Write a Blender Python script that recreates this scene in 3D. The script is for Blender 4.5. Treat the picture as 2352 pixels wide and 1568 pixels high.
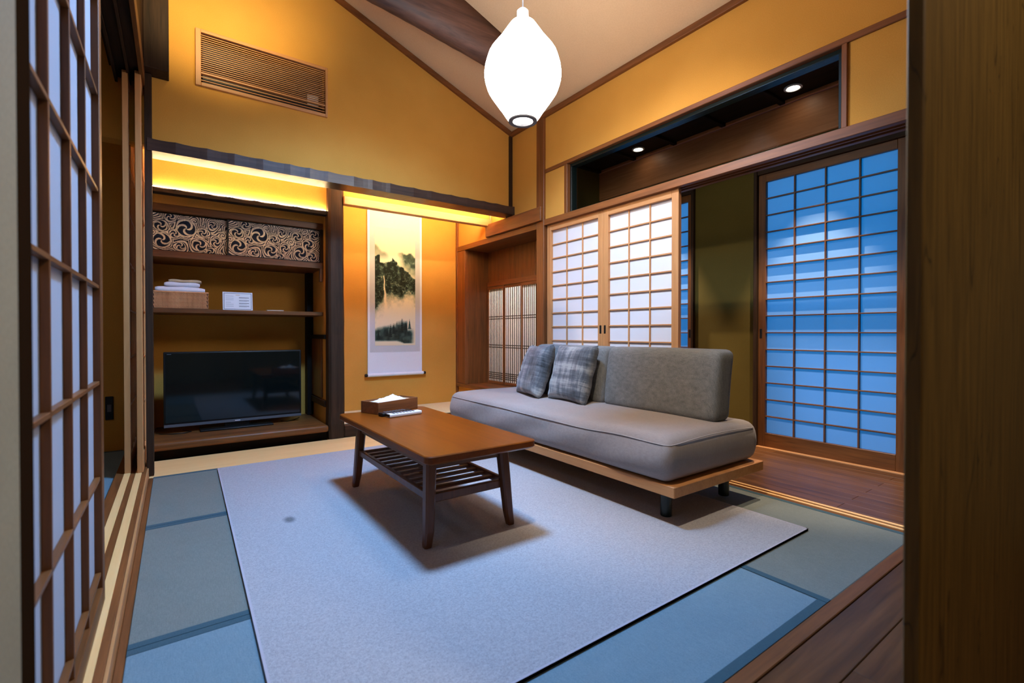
import bpy, bmesh, math, random
import numpy as np
from mathutils import Vector, Matrix

# ------------------------------------------------------------------ scene, camera, light
for o in list(bpy.data.objects): bpy.data.objects.remove(o)
SC = bpy.context.scene
COL = SC.collection
R = math.radians
random.seed(4)

cam_d = bpy.data.cameras.new('camera'); cam = bpy.data.objects.new('camera', cam_d); COL.objects.link(cam)
cam_d.sensor_width = 36; cam_d.sensor_fit = 'HORIZONTAL'
cam_d.lens = 1088.0 / 2352 * 36
cam_d.shift_y = -10.03 / 2352
cam_d.clip_start = 0.02
cam.location = (0, 0, 0.84)
cam.rotation_euler = (R(90 - 0.507), 0, R(-35.385))
cam_d.dof.use_dof = True; cam_d.dof.focus_distance = 3.0; cam_d.dof.aperture_fstop = 3.2
SC.camera = cam

W = bpy.data.worlds.new('dusk'); SC.world = W; W.use_nodes = True
W.node_tree.nodes['Background'].inputs[0].default_value = (0.0, 0.34, 1.0, 1)
W.node_tree.nodes['Background'].inputs[1].default_value = 1.45

vs = SC.view_settings
vs.view_transform = 'Standard'; vs.look = 'None'; vs.exposure = 0.0; vs.gamma = 1.0; vs.use_curve_mapping = False

PENDANT = 22.0            # radiance of the pendant shade
COOL = (1.0, .93, .86)
WARM = (1.0, 0.62, 0.25)

def spot(name, loc, target, power, color, size=80, blend=.5, radius=.03):
    d = bpy.data.lights.new(name, 'SPOT'); d.energy = power; d.color = color
    d.spot_size = R(size); d.spot_blend = blend; d.shadow_soft_size = radius
    o = bpy.data.objects.new(name, d); COL.objects.link(o); o.location = loc
    o.rotation_euler = (Vector(target) - Vector(loc)).to_track_quat('-Z', 'Y').to_euler()
    return o

# ------------------------------------------------------------------ materials
def s2l(c):
    return tuple(((v/255)/12.92 if v/255 <= .04045 else ((v/255+.055)/1.055)**2.4) for v in c)

class NT:
    def __init__(s, name):
        s.m = bpy.data.materials.new(name); s.m.use_nodes = True; s.t = s.m.node_tree; s.n = s.t.nodes
        s.b = s.n['Principled BSDF']
    def add(s, t, **kw):
        n = s.n.new(t)
        for k, v in kw.items(): setattr(n, k, v)
        return n
    def l(s, a, b): s.t.links.new(a, b)
    def ramp(s, fac, stops):
        r = s.add('ShaderNodeValToRGB'); e = r.color_ramp.elements
        e[0].position, e[0].color = stops[0][0], (*stops[0][1], 1)
        e[1].position, e[1].color = stops[-1][0], (*stops[-1][1], 1)
        for p, c in stops[1:-1]:
            q = e.new(p); q.color = (*c, 1)
        s.l(fac, r.inputs[0]); return r.outputs[0]
    def coord(s, scale=(1, 1, 1), rnd=0.0):
        tc = s.add('ShaderNodeTexCoord'); mp = s.add('ShaderNodeMapping')
        mp.inputs['Scale'].default_value = scale
        if rnd:
            oi = s.add('ShaderNodeObjectInfo'); mu = s.add('ShaderNodeMath', operation='MULTIPLY')
            s.l(oi.outputs['Random'], mu.inputs[0]); mu.inputs[1].default_value = rnd
            ad = s.add('ShaderNodeVectorMath', operation='ADD')
            s.l(tc.outputs['Object'], ad.inputs[0]); s.l(mu.outputs[0], ad.inputs[1])
            s.l(ad.outputs[0], mp.inputs[0])
        else: s.l(tc.outputs['Object'], mp.inputs[0])
        return mp.outputs[0]
    def noise(s, vec, scale, detail=4, rough=.55, dist=0):
        n = s.add('ShaderNodeTexNoise'); s.l(vec, n.inputs['Vector'])
        n.inputs['Scale'].default_value = scale; n.inputs['Detail'].default_value = detail
        n.inputs['Roughness'].default_value = rough; n.inputs['Distortion'].default_value = dist
        return n.outputs['Fac']
    def bump(s, h, strength, dist=.01):
        b = s.add('ShaderNodeBump'); b.inputs['Strength'].default_value = strength; b.inputs['Distance'].default_value = dist
        s.l(h, b.inputs['Height']); s.l(b.outputs[0], s.b.inputs['Normal'])
    def set(s, rough=.5, spec=.5, metal=0, col=None):
        s.b.inputs['Roughness'].default_value = rough; s.b.inputs['Specular IOR Level'].default_value = spec
        s.b.inputs['Metallic'].default_value = metal
        if col is not None: s.b.inputs['Base Color'].default_value = (*col, 1)
        return s

def wood(name, light, dark, axis='y', rough=.45, fine=60, spec=.4, bump=.15, rnd=7.0, wave=1.0):
    t = NT(name); k = 'xyz'.index(axis)
    sc = [1.0]*3; sc[k] = .06
    v = t.coord(tuple(sc), rnd)
    a = t.noise(v, fine, 5, .6, .6)
    b = t.noise(v, fine*.16, 3, .5, 1.2*wave)
    mx = t.add('ShaderNodeMath', operation='MULTIPLY_ADD'); t.l(a, mx.inputs[0]); mx.inputs[1].default_value = .55
    mu = t.add('ShaderNodeMath', operation='MULTIPLY'); t.l(b, mu.inputs[0]); mu.inputs[1].default_value = .5
    t.l(mu.outputs[0], mx.inputs[2])
    L, D = s2l(light), s2l(dark)
    mid = tuple((x+y)/2 for x, y in zip(L, D))
    c = t.ramp(mx.outputs[0], [(.36, D), (.52, mid), (.68, L)])
    t.l(c, t.b.inputs['Base Color']); t.set(rough, spec); t.bump(a, bump, .002)
    return t.m

def plain(name, c, rough=.5, spec=.4, metal=0):
    return NT(name).set(rough, spec, metal, s2l(c)).m

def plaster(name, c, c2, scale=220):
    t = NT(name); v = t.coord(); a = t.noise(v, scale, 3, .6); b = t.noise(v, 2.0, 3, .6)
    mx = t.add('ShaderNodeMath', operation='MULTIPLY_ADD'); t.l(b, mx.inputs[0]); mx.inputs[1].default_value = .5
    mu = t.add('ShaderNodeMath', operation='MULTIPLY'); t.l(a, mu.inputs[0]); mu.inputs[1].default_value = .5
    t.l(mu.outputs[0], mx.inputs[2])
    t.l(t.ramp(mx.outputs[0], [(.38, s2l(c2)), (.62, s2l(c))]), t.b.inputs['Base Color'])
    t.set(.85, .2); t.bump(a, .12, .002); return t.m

def fabric(name, c, c2, scale=500, rough=.95, weave=True, bump=.3):
    t = NT(name); v = t.coord(); a = t.noise(v, scale, 2, .7); big = t.noise(v, 9, 3, .6)
    vx = t.noise(t.coord((scale*.9, scale*.08, scale*.08)), 1.0, 2)
    mx = t.add('ShaderNodeMath', operation='MULTIPLY_ADD'); t.l(a, mx.inputs[0]); mx.inputs[1].default_value = .6
    ad = t.add('ShaderNodeMath', operation='MULTIPLY_ADD'); t.l(vx, ad.inputs[0]); ad.inputs[1].default_value = .3
    mu = t.add('ShaderNodeMath', operation='MULTIPLY'); t.l(big, mu.inputs[0]); mu.inputs[1].default_value = .12
    t.l(mu.outputs[0], ad.inputs[2]); t.l(ad.outputs[0], mx.inputs[2])
    t.l(t.ramp(mx.outputs[0], [(.36, s2l(c2)), (.66, s2l(c))]), t.b.inputs['Base Color'])
    t.set(rough, .15); t.b.inputs['Sheen Weight'].default_value = .15; t.bump(a, bump, .002); return t.m

def paper(name, c, trans=.45):
    t = NT(name); t.set(.9, .1, 0, s2l(c))
    tr = t.add('ShaderNodeBsdfTranslucent'); tr.inputs[0].default_value = (.95, .95, .95, 1)
    mx = t.add('ShaderNodeMixShader'); mx.inputs[0].default_value = trans
    t.l(t.b.outputs[0], mx.inputs[1]); t.l(tr.outputs[0], mx.inputs[2])
    t.l(mx.outputs[0], t.n['Material Output'].inputs['Surface'])
    v = t.coord(); t.bump(t.noise(v, 300, 3), .05, .001); return t.m

def emit(name, c, strength):
    t = NT(name); t.set(.6, .2, 0, (.8, .8, .8)); t.b.inputs['Emission Color'].default_value = (*c, 1)
    t.b.inputs['Emission Strength'].default_value = strength; return t.m

def vcol(name, rough=.8, spec=.2):
    t = NT(name); a = t.add('ShaderNodeVertexColor'); a.layer_name = 'print'
    t.l(a.outputs[0], t.b.inputs['Base Color']); t.set(rough, spec); return t.m

M = {}
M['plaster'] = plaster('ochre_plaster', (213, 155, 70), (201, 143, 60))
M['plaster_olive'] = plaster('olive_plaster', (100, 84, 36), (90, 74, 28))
M['plaster_grey'] = plaster('grey_plaster', (158, 141, 108), (140, 124, 94), 160)
M['ceil'] = plaster('ceiling_paper', (226, 190, 150), (218, 181, 141), 120)
M['lintel'] = wood('veranda_lintel_wood', (214, 140, 90), (180, 112, 70), 'y')
for ax in 'xyz':
    M['brown_'+ax] = wood('brown_wood_'+ax, (126, 76, 34), (82, 47, 19), ax)
    M['red_'+ax] = wood('red_brown_wood_'+ax, (140, 84, 42), (102, 59, 28), ax)
    M['light_'+ax] = wood('cedar_wood_'+ax, (206, 148, 94), (184, 124, 72), ax, bump=.08)
    M['dark_'+ax] = wood('dark_stained_wood_'+ax, (68, 46, 30), (36, 24, 15), ax, rough=.6, spec=.2)
    M['blackwood_'+ax] = wood('black_brown_wood_'+ax, (42, 28, 16), (20, 13, 8), ax, rough=.7, spec=.2)
    M['pale_'+ax] = wood('pale_cypress_'+ax, (250, 202, 138), (240, 188, 120), ax, bump=.05)
    M['walnut_'+ax] = wood('walnut_floor_'+ax, (118, 74, 40), (70, 42, 22), ax, rough=.36, spec=.3, fine=40)
M['jamb'] = plain('black_stained_jamb', (40, 24, 12), 1.0, 0.0)
M['log'] = wood('log_wood', (112, 78, 64), (58, 38, 34), 'x', rough=.55, fine=45, bump=.5)
M['adzed'] = wood('adzed_beam_wood', (74, 54, 46), (38, 28, 26), 'x', rough=.32, spec=.55)
M['teak'] = wood('teak_veneer', (128, 62, 5), (104, 46, 2), 'y', rough=.36, spec=.3, fine=30, bump=.04, wave=.6)
M['teakleg'] = wood('teak_leg', (116, 66, 34), (80, 44, 22), 'z', rough=.35, bump=.05)
M['black'] = plain('black_lacquer', (14, 14, 14), .45)
M['blackmetal'] = plain('black_metal', (26, 34, 32), .35, .5, .3)
M['darkgreen'] = plain('dark_steel', (22, 34, 32), .3, .5, .2)
M['white'] = plain('white_plastic', (225, 225, 228), .35)
M['grey'] = plain('grey_plastic', (90, 90, 94), .4)
M['paper'] = paper('shoji_paper', (248, 242, 240), .35)
M['paper_dimmed'] = paper('dimmed_shoji_paper', (196, 202, 216), .42)  # same paper, darkened in its colour for the dim room behind it
M['paper_dusk_tint'] = paper('dusk_tinted_shoji_paper', (150, 190, 228), .56)  # white paper with the blue of the dusk light tinted into its colour
M['paper_niche'] = paper('niche_paper', (236, 226, 214), .6)
M['tatami'] = fabric('tatami_weave', (126, 131, 124), (100, 107, 101), 420, .7)
M['tatami2'] = fabric('tatami_weave_blue', (122, 146, 156), (96, 122, 134), 420, .7)
M['toko_mat'] = fabric('alcove_mat', (226, 206, 160), (208, 188, 140), 420, .8)
M['border'] = fabric('tatami_border', (62, 92, 102), (46, 74, 86), 700, .8)
M['sofa'] = fabric('sofa_cover', (168, 158, 154), (140, 131, 128), 700)
M['sofaback'] = fabric('backrest_fabric', (140, 141, 140), (92, 94, 94), 420)
M['piping'] = plain('piping_thread', (176, 168, 166), .9, .1)
M['towel'] = fabric('white_towel', (232, 228, 232), (208, 204, 210), 600)
M['towel2'] = fabric('beige_towel', (214, 188, 152), (190, 162, 124), 600)
M['tissue'] = fabric('tissue_paper', (250, 250, 252), (238, 238, 244), 200, bump=.05)
M['wicker'] = wood('wicker', (236, 176, 122), (190, 128, 80), 'z', rough=.6, fine=40)
M['wickerdark'] = plain('wicker_shadow', (104, 62, 36), .8)
M['print'] = vcol('printed_cloth')
M['paint'] = vcol('ink_painting')
M['silk'] = fabric('scroll_silk', (202, 204, 206), (184, 187, 191), 500, .7, bump=.1)
M['silkwhite'] = fabric('scroll_silk_white', (232, 234, 240), (220, 222, 230), 500, .7, bump=.1)

# rug : grey carpet with one small stain
t = NT('rug_pile'); v = t.coord(); a = t.noise(v, 330, 3, .75); b = t.noise(v, 140, 3, .6)
mx = t.add('ShaderNodeMath', operation='MULTIPLY_ADD'); t.l(a, mx.inputs[0]); mx.inputs[1].default_value = .6
mu = t.add('ShaderNodeMath', operation='MULTIPLY'); t.l(b, mu.inputs[0]); mu.inputs[1].default_value = .4; t.l(mu.outputs[0], mx.inputs[2])
base = t.ramp(mx.outputs[0], [(.36, s2l((146, 144, 146))), (.64, s2l((186, 183, 186)))])
dv = t.add('ShaderNodeVectorMath', operation='DISTANCE'); t.l(t.coord((1, .6, 1)), dv.inputs[0]); dv.inputs[1].default_value = (-.791, .185*.6, .0093)
ra = t.ramp(dv.outputs['Value'], [(.012, (.45, .45, .45)), (.03, (1, 1, 1))])
mm = t.add('ShaderNodeMix', data_type='RGBA', blend_type='MULTIPLY'); mm.inputs[0].default_value = 1
t.l(base, mm.inputs[6]); t.l(ra, mm.inputs[7]); t.l(mm.outputs[2], t.b.inputs['Base Color'])
t.set(1, .05); t.bump(a, .5, .004); M['rug'] = t.m
M['rugedge'] = plain('rug_binding', (176, 170, 178), .95, .1)

# plaid velvet of the cushions
def plaid(name, seed):
    t = NT(name); tc = t.add('ShaderNodeTexCoord'); sep = t.add('ShaderNodeSeparateXYZ')
    mp = t.add('ShaderNodeMapping'); mp.inputs['Location'].default_value = (seed, seed*1.7, 0); t.l(tc.outputs['Object'], mp.inputs[0])
    n1 = t.noise(mp.outputs[0], 1, 2); 
    def band(sc, dist):
        m = t.add('ShaderNodeMapping'); m.inputs['Scale'].default_value = sc; m.inputs['Location'].default_value = (seed, seed, seed)
        t.l(tc.outputs['Object'], m.inputs[0]); return t.noise(m.outputs[0], 1, 3, .6, dist)
    bx, by = band((15, 1.6, 1.6), .2), band((1.6, 15, 1.6), .2)
    fx, fy = band((160, 12, 10), .3), band((12, 160, 10), .3)
    s1 = t.add('ShaderNodeMath', operation='ADD'); t.l(bx, s1.inputs[0]); t.l(by, s1.inputs[1])
    s2 = t.add('ShaderNodeMath', operation='ADD'); t.l(fx, s2.inputs[0]); t.l(fy, s2.inputs[1])
    s3 = t.add('ShaderNodeMath', operation='MULTIPLY_ADD'); t.l(s2.outputs[0], s3.inputs[0]); s3.inputs[1].default_value = .35; t.l(s1.outputs[0], s3.inputs[2])
    s4 = t.add('ShaderNodeMath', operation='MULTIPLY'); t.l(s3.outputs[0], s4.inputs[0]); s4.inputs[1].default_value = .66
    t.l(t.ramp(s4.outputs[0], [(.88, s2l((28, 32, 36))), (.98, s2l((76, 80, 86))), (1.06-.06, s2l((112, 116, 118))), (1.0, s2l((176, 176, 170)))][:3] + [(1.0, s2l((170, 170, 166)))]) if False else
        t.ramp(s4.outputs[0], [(.70, s2l((34, 38, 42))), (.86, s2l((92, 96, 102))), (1.0, s2l((160, 160, 157)))]), t.b.inputs['Base Color'])
    t.set(.7, .2); t.b.inputs['Sheen Weight'].default_value = .4; t.bump(t.noise(tc.outputs['Object'], 500, 2), .25, .002); return t.m
M['plaid1'] = plaid('plaid_velvet_a', 1.3); M['plaid2'] = plaid('plaid_velvet_b', 4.1)

t = NT('screen_glass'); t.set(.06, .5, 0, (.003, .006, .006)); M['screen'] = t.m
t = NT('clear_glass'); t.set(.02, .5, 0, (.8, .9, .9)); t.b.inputs['Transmission Weight'].default_value = 1; t.b.inputs['IOR'].default_value = 1.05; M['glass'] = t.m
t = NT('transom_glass'); n_ = t.n
tr_ = t.add('ShaderNodeBsdfTransparent'); tr_.inputs[0].default_value = (.9, .95, .95, 1); gl_ = t.add('ShaderNodeBsdfGlossy'); gl_.inputs['Roughness'].default_value = .02
mx_ = t.add('ShaderNodeMixShader'); mx_.inputs[0].default_value = .0004      # anti-reflective pane
t.l(tr_.outputs[0], mx_.inputs[1]); t.l(gl_.outputs[0], mx_.inputs[2]); t.l(mx_.outputs[0], n_['Material Output'].inputs['Surface'])
M['glass'] = t.m
M['shade'] = emit('lit_lamp_shade', COOL, PENDANT)
M['lampglow'] = emit('lamp_cap_glow', (1, .9, .85), .55)  # opaque cap, its lit look is added as a faint glow
M['led'] = emit('led_strip_light', (1.0, .77, .42), 120.0)
M['led2'] = emit('led_strip_bright', (1.0, .85, .50), 310.0)
M['bulb'] = emit('downlight_bulb', (1.0, .85, .65), 14.0)

# ------------------------------------------------------------------ mesh helpers
def mesh_obj(name, verts, faces, mat, parent=None, smooth=False):
    me = bpy.data.meshes.new(name); me.from_pydata([tuple(v) for v in verts], [], faces); me.update()
    if smooth: me.polygons.foreach_set('use_smooth', [True]*len(me.polygons))
    me.materials.append(mat); o = bpy.data.objects.new(name, me); COL.objects.link(o)
    if parent: o.parent = parent
    return o

def tag(o, label, cat, group=None, kind=None):
    o['label'] = label; o['category'] = cat
    if group: o['group'] = group
    if kind: o['kind'] = kind
    return o

def thing(name, label, cat, loc=(0, 0, 0), rot=(0, 0, 0), group=None, kind=None):
    o = bpy.data.objects.new(name, None); COL.objects.link(o); o.empty_display_size = .05
    o.location = loc; o.rotation_euler = rot
    return tag(o, label, cat, group, kind)

_cache = {}
def box_mesh(dx, dy, dz, bev, mat, seg=1):
    key = (round(dx, 5), round(dy, 5), round(dz, 5), bev, mat.name, seg)
    if key in _cache: return _cache[key]
    bm = bmesh.new(); bmesh.ops.create_cube(bm, size=1.0)
    bmesh.ops.scale(bm, vec=(dx, dy, dz), verts=bm.verts)
    bev = min(bev, .45*min(dx, dy, dz))
    if bev > 0: bmesh.ops.bevel(bm, geom=bm.edges[:], offset=bev, segments=seg, profile=.5, affect='EDGES')
    me = bpy.data.meshes.new('box'); bm.to_mesh(me); bm.free()
    if seg > 1: me.polygons.foreach_set('use_smooth', [True]*len(me.polygons))
    me.materials.append(mat); _cache[key] = me; return me

def B(name, xs, ys, zs, mat, parent=None, bev=.002, seg=1, local=False, rot=None):
    """a box given by its extents, in world space (or in the parent's space when local)"""
    me = box_mesh(xs[1]-xs[0], ys[1]-ys[0], zs[1]-zs[0], bev, M[mat] if isinstance(mat, str) else mat, seg)
    o = bpy.data.objects.new(name, me); COL.objects.link(o)
    c = Vector(((xs[0]+xs[1])/2, (ys[0]+ys[1])/2, (zs[0]+zs[1])/2))
    if parent:
        o.parent = parent
        if not local: c -= parent.location
    o.location = c
    if rot: o.rotation_euler = rot
    return o

def lathe(prof, n=48, rib=None):
    """prof: (r, z) list -> verts, faces ; closed with no caps"""
    V, F = [], []
    for r, z in prof:
        for i in range(n):
            a = 2*math.pi*i/n; k = 1 if rib is None else rib(a)
            V.append((r*k*math.cos(a), r*k*math.sin(a), z))
    for j in range(len(prof)-1):
        for i in range(n):
            F.append((j*n+i, j*n+(i+1) % n, (j+1)*n+(i+1) % n, (j+1)*n+i))
    return V, F

def tube(name, pts, r, mat, parent=None, n=8):
    """round tube along points, closed ends"""
    V, F = [], []; pts = [Vector(p) for p in pts]
    for i, p in enumerate(pts):
        d = (pts[min(i+1, len(pts)-1)] - pts[max(i-1, 0)]).normalized()
        u = d.orthogonal().normalized() if i == 0 else (u - d*u.dot(d)).normalized(); w = d.cross(u)
        for k in range(n):
            a = 2*math.pi*k/n; V.append(p + u*math.cos(a)*r + w*math.sin(a)*r)
    for i in range(len(pts)-1):
        for k in range(n): F.append((i*n+k, i*n+(k+1) % n, (i+1)*n+(k+1) % n, (i+1)*n+k))
    F.append(tuple(range(n-1, -1, -1))); F.append(tuple((len(pts)-1)*n+k for k in range(n)))
    return mesh_obj(name, V, F, mat, parent, True)

# --- numpy value noise
def vnoise(x, y, seed):
    rs = np.random.RandomState(seed); T = rs.rand(64, 64)
    xi, yi = np.floor(x).astype(int), np.floor(y).astype(int); fx, fy = x-xi, y-yi
    fx, fy = fx*fx*(3-2*fx), fy*fy*(3-2*fy)
    g = lambda a, b: T[a % 64, b % 64]
    return (g(xi, yi)*(1-fx)+g(xi+1, yi)*fx)*(1-fy)+(g(xi, yi+1)*(1-fx)+g(xi+1, yi+1)*fx)*fy
def fbm(x, y, seed, o=5):
    s, a, t_ = 0, 1, 0
    for i in range(o):
        s = s+a*vnoise(x*2**i+i*7.3, y*2**i+i*3.1, seed+i); t_ += a; a *= .5
    return s/t_
def smooth(a, b, x):
    q = np.clip((x-a)/(b-a), 0, 1); return q*q*(3-2*q)

def print_sheet(name, w, h, step, func, mat, parent, loc):
    """a flat printed sheet in the XZ plane facing -Y; colour per vertex"""
    nx, nz = int(w/step)+1, int(h/step)+1
    u, v_ = np.meshgrid(np.linspace(0, w, nx), np.linspace(0, h, nz))
    rgb = func(u.ravel(), v_.ravel(), w, h)
    co = np.zeros((nx*nz, 3)); co[:, 0] = u.ravel(); co[:, 2] = v_.ravel()
    idx = np.arange(nx*nz).reshape(nz, nx)
    q = np.stack([idx[:-1, :-1], idx[:-1, 1:], idx[1:, 1:], idx[1:, :-1]], -1).reshape(-1, 4)
    me = bpy.data.meshes.new(name); me.from_pydata(co.tolist(), [], q.tolist())
    at = me.color_attributes.new('print', 'FLOAT_COLOR', 'POINT')
    lin = np.where(rgb <= .04045, rgb/12.92, ((rgb+.055)/1.055)**2.4)
    at.data.foreach_set('color', np.concatenate([lin, np.ones((len(lin), 1))], 1).astype(np.float32).ravel())
    me.materials.append(mat); o = bpy.data.objects.new(name, me); COL.objects.link(o); o.parent = parent; o.location = loc
    return o

ST = 'structure'
XL, XR, YF, YB, GY = -.11, 2.50, .627, 3.45, 3.53
def ceil_z(x): return 2.66 + .393*(XR - x)

# ------------------------------------------------------------------ shell
# sub floor
tag(B('floor', (-2.2, 4.2), (-1.6, 5.2), (-.16, -.06), 'blackwood_y', bev=0), 'dark timber base slab lying under the mats and floorboards', 'floor', kind=ST)

# corridor floor in front: walnut planks, each its own board
fl = thing('floor', 'dark walnut plank floor of the passage outside the mat room', 'floor', (0, 0, -.06), kind=ST)
y = .583
k = 0
while y > -1.4:
    w = .118
    xs = [-.15, .95 + (k % 3)*.42, 2.5 if y > .44 else 2.75]
    for a, b in zip(xs[:-1], xs[1:]):
        B('plank', (a+.0008, b-.0008), (y-w+.001, y-.001), (-.06, 0), 'walnut_x', fl, .0015)
    y -= w; k += 1
tag(B('trim_1', (XL-.04, XR), (.585, .6265), (-.06, .002), 'red_x', bev=.002), 'reddish brown wooden threshold strip between the mats and the walnut floor', 'threshold', kind=ST)

# engawa floor (narrow walnut boards running along the screens)
en = thing('floor', 'walnut board floor of the narrow veranda beside the blue lit screens', 'floor', (3.05, 1.5, -.06), kind=ST)
x = 2.602; k = 0
while x < 3.49:
    w = .0893
    cut = [.46, .95+(k % 2)*.7, 2.2+(k % 3)*.3, 4.7]
    for a, b in zip(cut[:-1], cut[1:]):
        B('plank', (x+.0006, x+w-.0006), (a+.0006, b-.0006), (-.06, 0), 'walnut_y', en, .001)
    x += w; k += 1

# gable wall (far wall above the carved beam) with the vent hole
def prism_xz(name, poly, y0, y1, mat, parent=None):
    n = len(poly); V = [(p[0], y0, p[1]) for p in poly]+[(p[0], y1, p[1]) for p in poly]
    F = [tuple(range(n)), tuple(range(2*n-1, n-1, -1))]+[(i, i+n, (i+1) % n+n, (i+1) % n) for i in range(n)]
    return mesh_obj(name, V, F, mat, parent)
gw = thing('wall_back', 'tall ochre plaster gable wall above the dark carved beam', 'wall', (0, GY, 1.95), kind=ST)
def gpoly(x0, x1, z0, z1=None):
    return [(x0, z0-1.95), (x1, z0-1.95), (x1, (z1 if z1 else ceil_z(x1))-1.95), (x0, (z1 if z1 else ceil_z(x0))-1.95)]
VX0, VX1, VZ0, VZ1 = .132, .880, 2.385, 2.708
for a in (gpoly(-.40, VX0, 1.95), gpoly(VX1, XR, 1.95), gpoly(VX0, VX1, 1.95, VZ0), gpoly(VX0, VX1, VZ1)):
    prism_xz('plaster_panel', a, 0, .10, M['plaster'], gw)

# sloping ceiling
V = [(-.40, YF-.15, ceil_z(-.40)), (XR+.12, YF-.15, ceil_z(XR+.12)), (XR+.12, GY+.1, ceil_z(XR+.12)), (-.40, GY+.1, ceil_z(-.40))]
V += [(a, b, c+.06) for a, b, c in V]
tag(mesh_obj('ceiling', V, [(0, 1, 2, 3), (7, 6, 5, 4), (0, 4, 5, 1), (1, 5, 6, 2), (2, 6, 7, 3), (3, 7, 4, 0)], M['ceil']), 'smooth beige sloping ceiling rising away from the screens', 'ceiling', kind=ST)

# right wall, above the lintel
rw = thing('wall_right', 'ochre plaster wall with slim timber rails above the sliding screens', 'wall', (XR, 2.0, 1.77), kind=ST)
B('plaster_panel', (XR, XR+.1), (YF-.15, 3.045), (2.185, 2.70), 'plaster', rw, 0)
B('plaster_panel', (XR, XR+.1), (YF-.15, .879), (1.77, 2.16), 'plaster', rw, 0)
B('plaster_panel', (XR, XR+.1), (2.798, 3.045), (1.77, 2.16), 'plaster', rw, 0)
B('plaster_panel', (XR, XR+.1), (3.135, 4.55), (1.765, 2.70), 'plaster', rw, 0)
B('plaster_panel', (XR, XR+.1), (3.135, 4.55), (-.05, .27), 'plaster', rw, 0)

n_trim = [1]
def trim(xs, ys, zs, mat, label, cat='trim', bev=.003):
    n_trim[0] += 1
    return tag(B('trim_%d' % n_trim[0], xs, ys, zs, mat, bev=bev), label, cat, kind=ST)

# grooved lintel over the screens
n_trim[0] += 1
ln = thing('trim_%d' % n_trim[0], 'long reddish brown grooved lintel above the sliding paper screens', 'lintel', (XR, 1.8, 1.726), kind=ST)
B('lintel_face', (XR-.02, XR+.016), (YF-.16, 3.04), (1.726, 1.774), 'red_y', ln, .002)
B('lintel_body', (XR+.016, XR+.115), (YF-.16, 3.04), (1.745, 1.774), 'red_y', ln, .001)
B('groove_rib', (XR+.046, XR+.056), (YF-.16, 3.04), (1.727, 1.746), 'red_y', ln, .001)
B('groove_rib', (XR+.086, XR+.115), (YF-.16, 3.04), (1.727, 1.746), 'red_y', ln, .001)
trim((XR-.012, XR+.10), (YF-.15, 3.04), (2.157, 2.187), 'red_y', 'slim reddish rail running above the dark transom window', 'rail')
trim((XR-.012, XR+.10), (.879, .903), (1.774, 2.157), 'red_z', 'short upright stud at the transom end beside the wooden door', 'stud')
trim((XR-.012, XR+.10), (2.765, 2.80), (1.774, 2.157), 'red_z', 'short upright stud at the transom end beside the corner post', 'stud')
trim((XR-.02, XR+.12), (3.041, 3.139), (-.05, 2.66), 'red_z', 'tall square reddish corner post between paper screens and lattice niche', 'post')
# ceiling edge rails
trim((XR-.025, XR+.01), (YF-.15, GY), (2.612, 2.652), 'red_y', 'thin brown rail where the sloping ceiling meets the screen wall', 'rail')
n_trim[0] += 1
V = []
for yy in (GY-.022, GY+.004):
    V += [(XR, yy, ceil_z(XR)-.045), (XR, yy, ceil_z(XR)-.004), (-.3, yy, ceil_z(-.3)-.004), (-.3, yy, ceil_z(-.3)-.045)]
tag(mesh_obj('trim_%d' % n_trim[0], V, [(0, 3, 2, 1), (4, 5, 6, 7), (0, 1, 5, 4), (1, 2, 6, 5), (2, 3, 7, 6), (3, 0, 4, 7)], M['red_x']), 'thin brown rail sloping along the top of the gable wall', 'rail', kind=ST)
trim((XR-.03, XR+.002), (GY-.02, GY+.045), (1.88, 2.62), 'dark_z', 'narrow dark upright batten in the corner at the carved beam end', 'batten')

# transom window : black metal frame, one pane
tw = thing('window_1', 'long low transom window in a black metal frame', 'window', (XR+.05, 1.83, 1.775), kind=ST)
for zs in ((1.775, 1.79), (2.135, 2.157)): B('frame_bar', (XR+.02, XR+.075), (.904, 2.764), zs, 'darkgreen', tw, .001)
for ys in ((.904, .925), (2.745, 2.764)): B('frame_bar', (XR+.02, XR+.075), ys, (1.79, 2.135), 'darkgreen', tw, .001)
B('pane', (XR+.045, XR+.049), (.925, 2.745), (1.79, 2.135), 'glass', tw, 0)

# engawa outer wall, ceiling, ends
ew = thing('wall_veranda', 'dim ochre plaster outer wall between the two blue lit screens', 'wall', (3.54, 2, 0), kind=ST)
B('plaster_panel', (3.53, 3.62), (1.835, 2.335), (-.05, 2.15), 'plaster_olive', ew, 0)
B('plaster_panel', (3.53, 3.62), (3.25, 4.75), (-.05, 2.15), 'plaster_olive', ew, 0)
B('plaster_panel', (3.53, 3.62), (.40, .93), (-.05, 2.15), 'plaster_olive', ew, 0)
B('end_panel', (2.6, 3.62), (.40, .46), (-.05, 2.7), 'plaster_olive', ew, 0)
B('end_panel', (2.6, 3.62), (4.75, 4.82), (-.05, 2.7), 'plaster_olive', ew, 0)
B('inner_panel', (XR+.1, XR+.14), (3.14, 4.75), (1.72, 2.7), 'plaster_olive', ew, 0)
B('light_partition', (2.64, 3.53), (3.26, 3.30), (-.05, 2.40), 'plaster_olive', ew, 0)  # partition added to keep the niche downlight from spilling into the veranda
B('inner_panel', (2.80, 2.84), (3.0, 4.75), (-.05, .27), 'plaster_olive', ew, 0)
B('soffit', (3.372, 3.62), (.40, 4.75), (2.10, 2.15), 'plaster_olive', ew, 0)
lt = thing('wall_lintel', 'wide brown timber lintel board seen through the transom window', 'lintel', (3.36, 2.6, 2.116), kind=ST)
B('board', (3.35, 3.372), (.46, 3.26), (2.116, 2.372), 'lintel', lt, .003)
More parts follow.
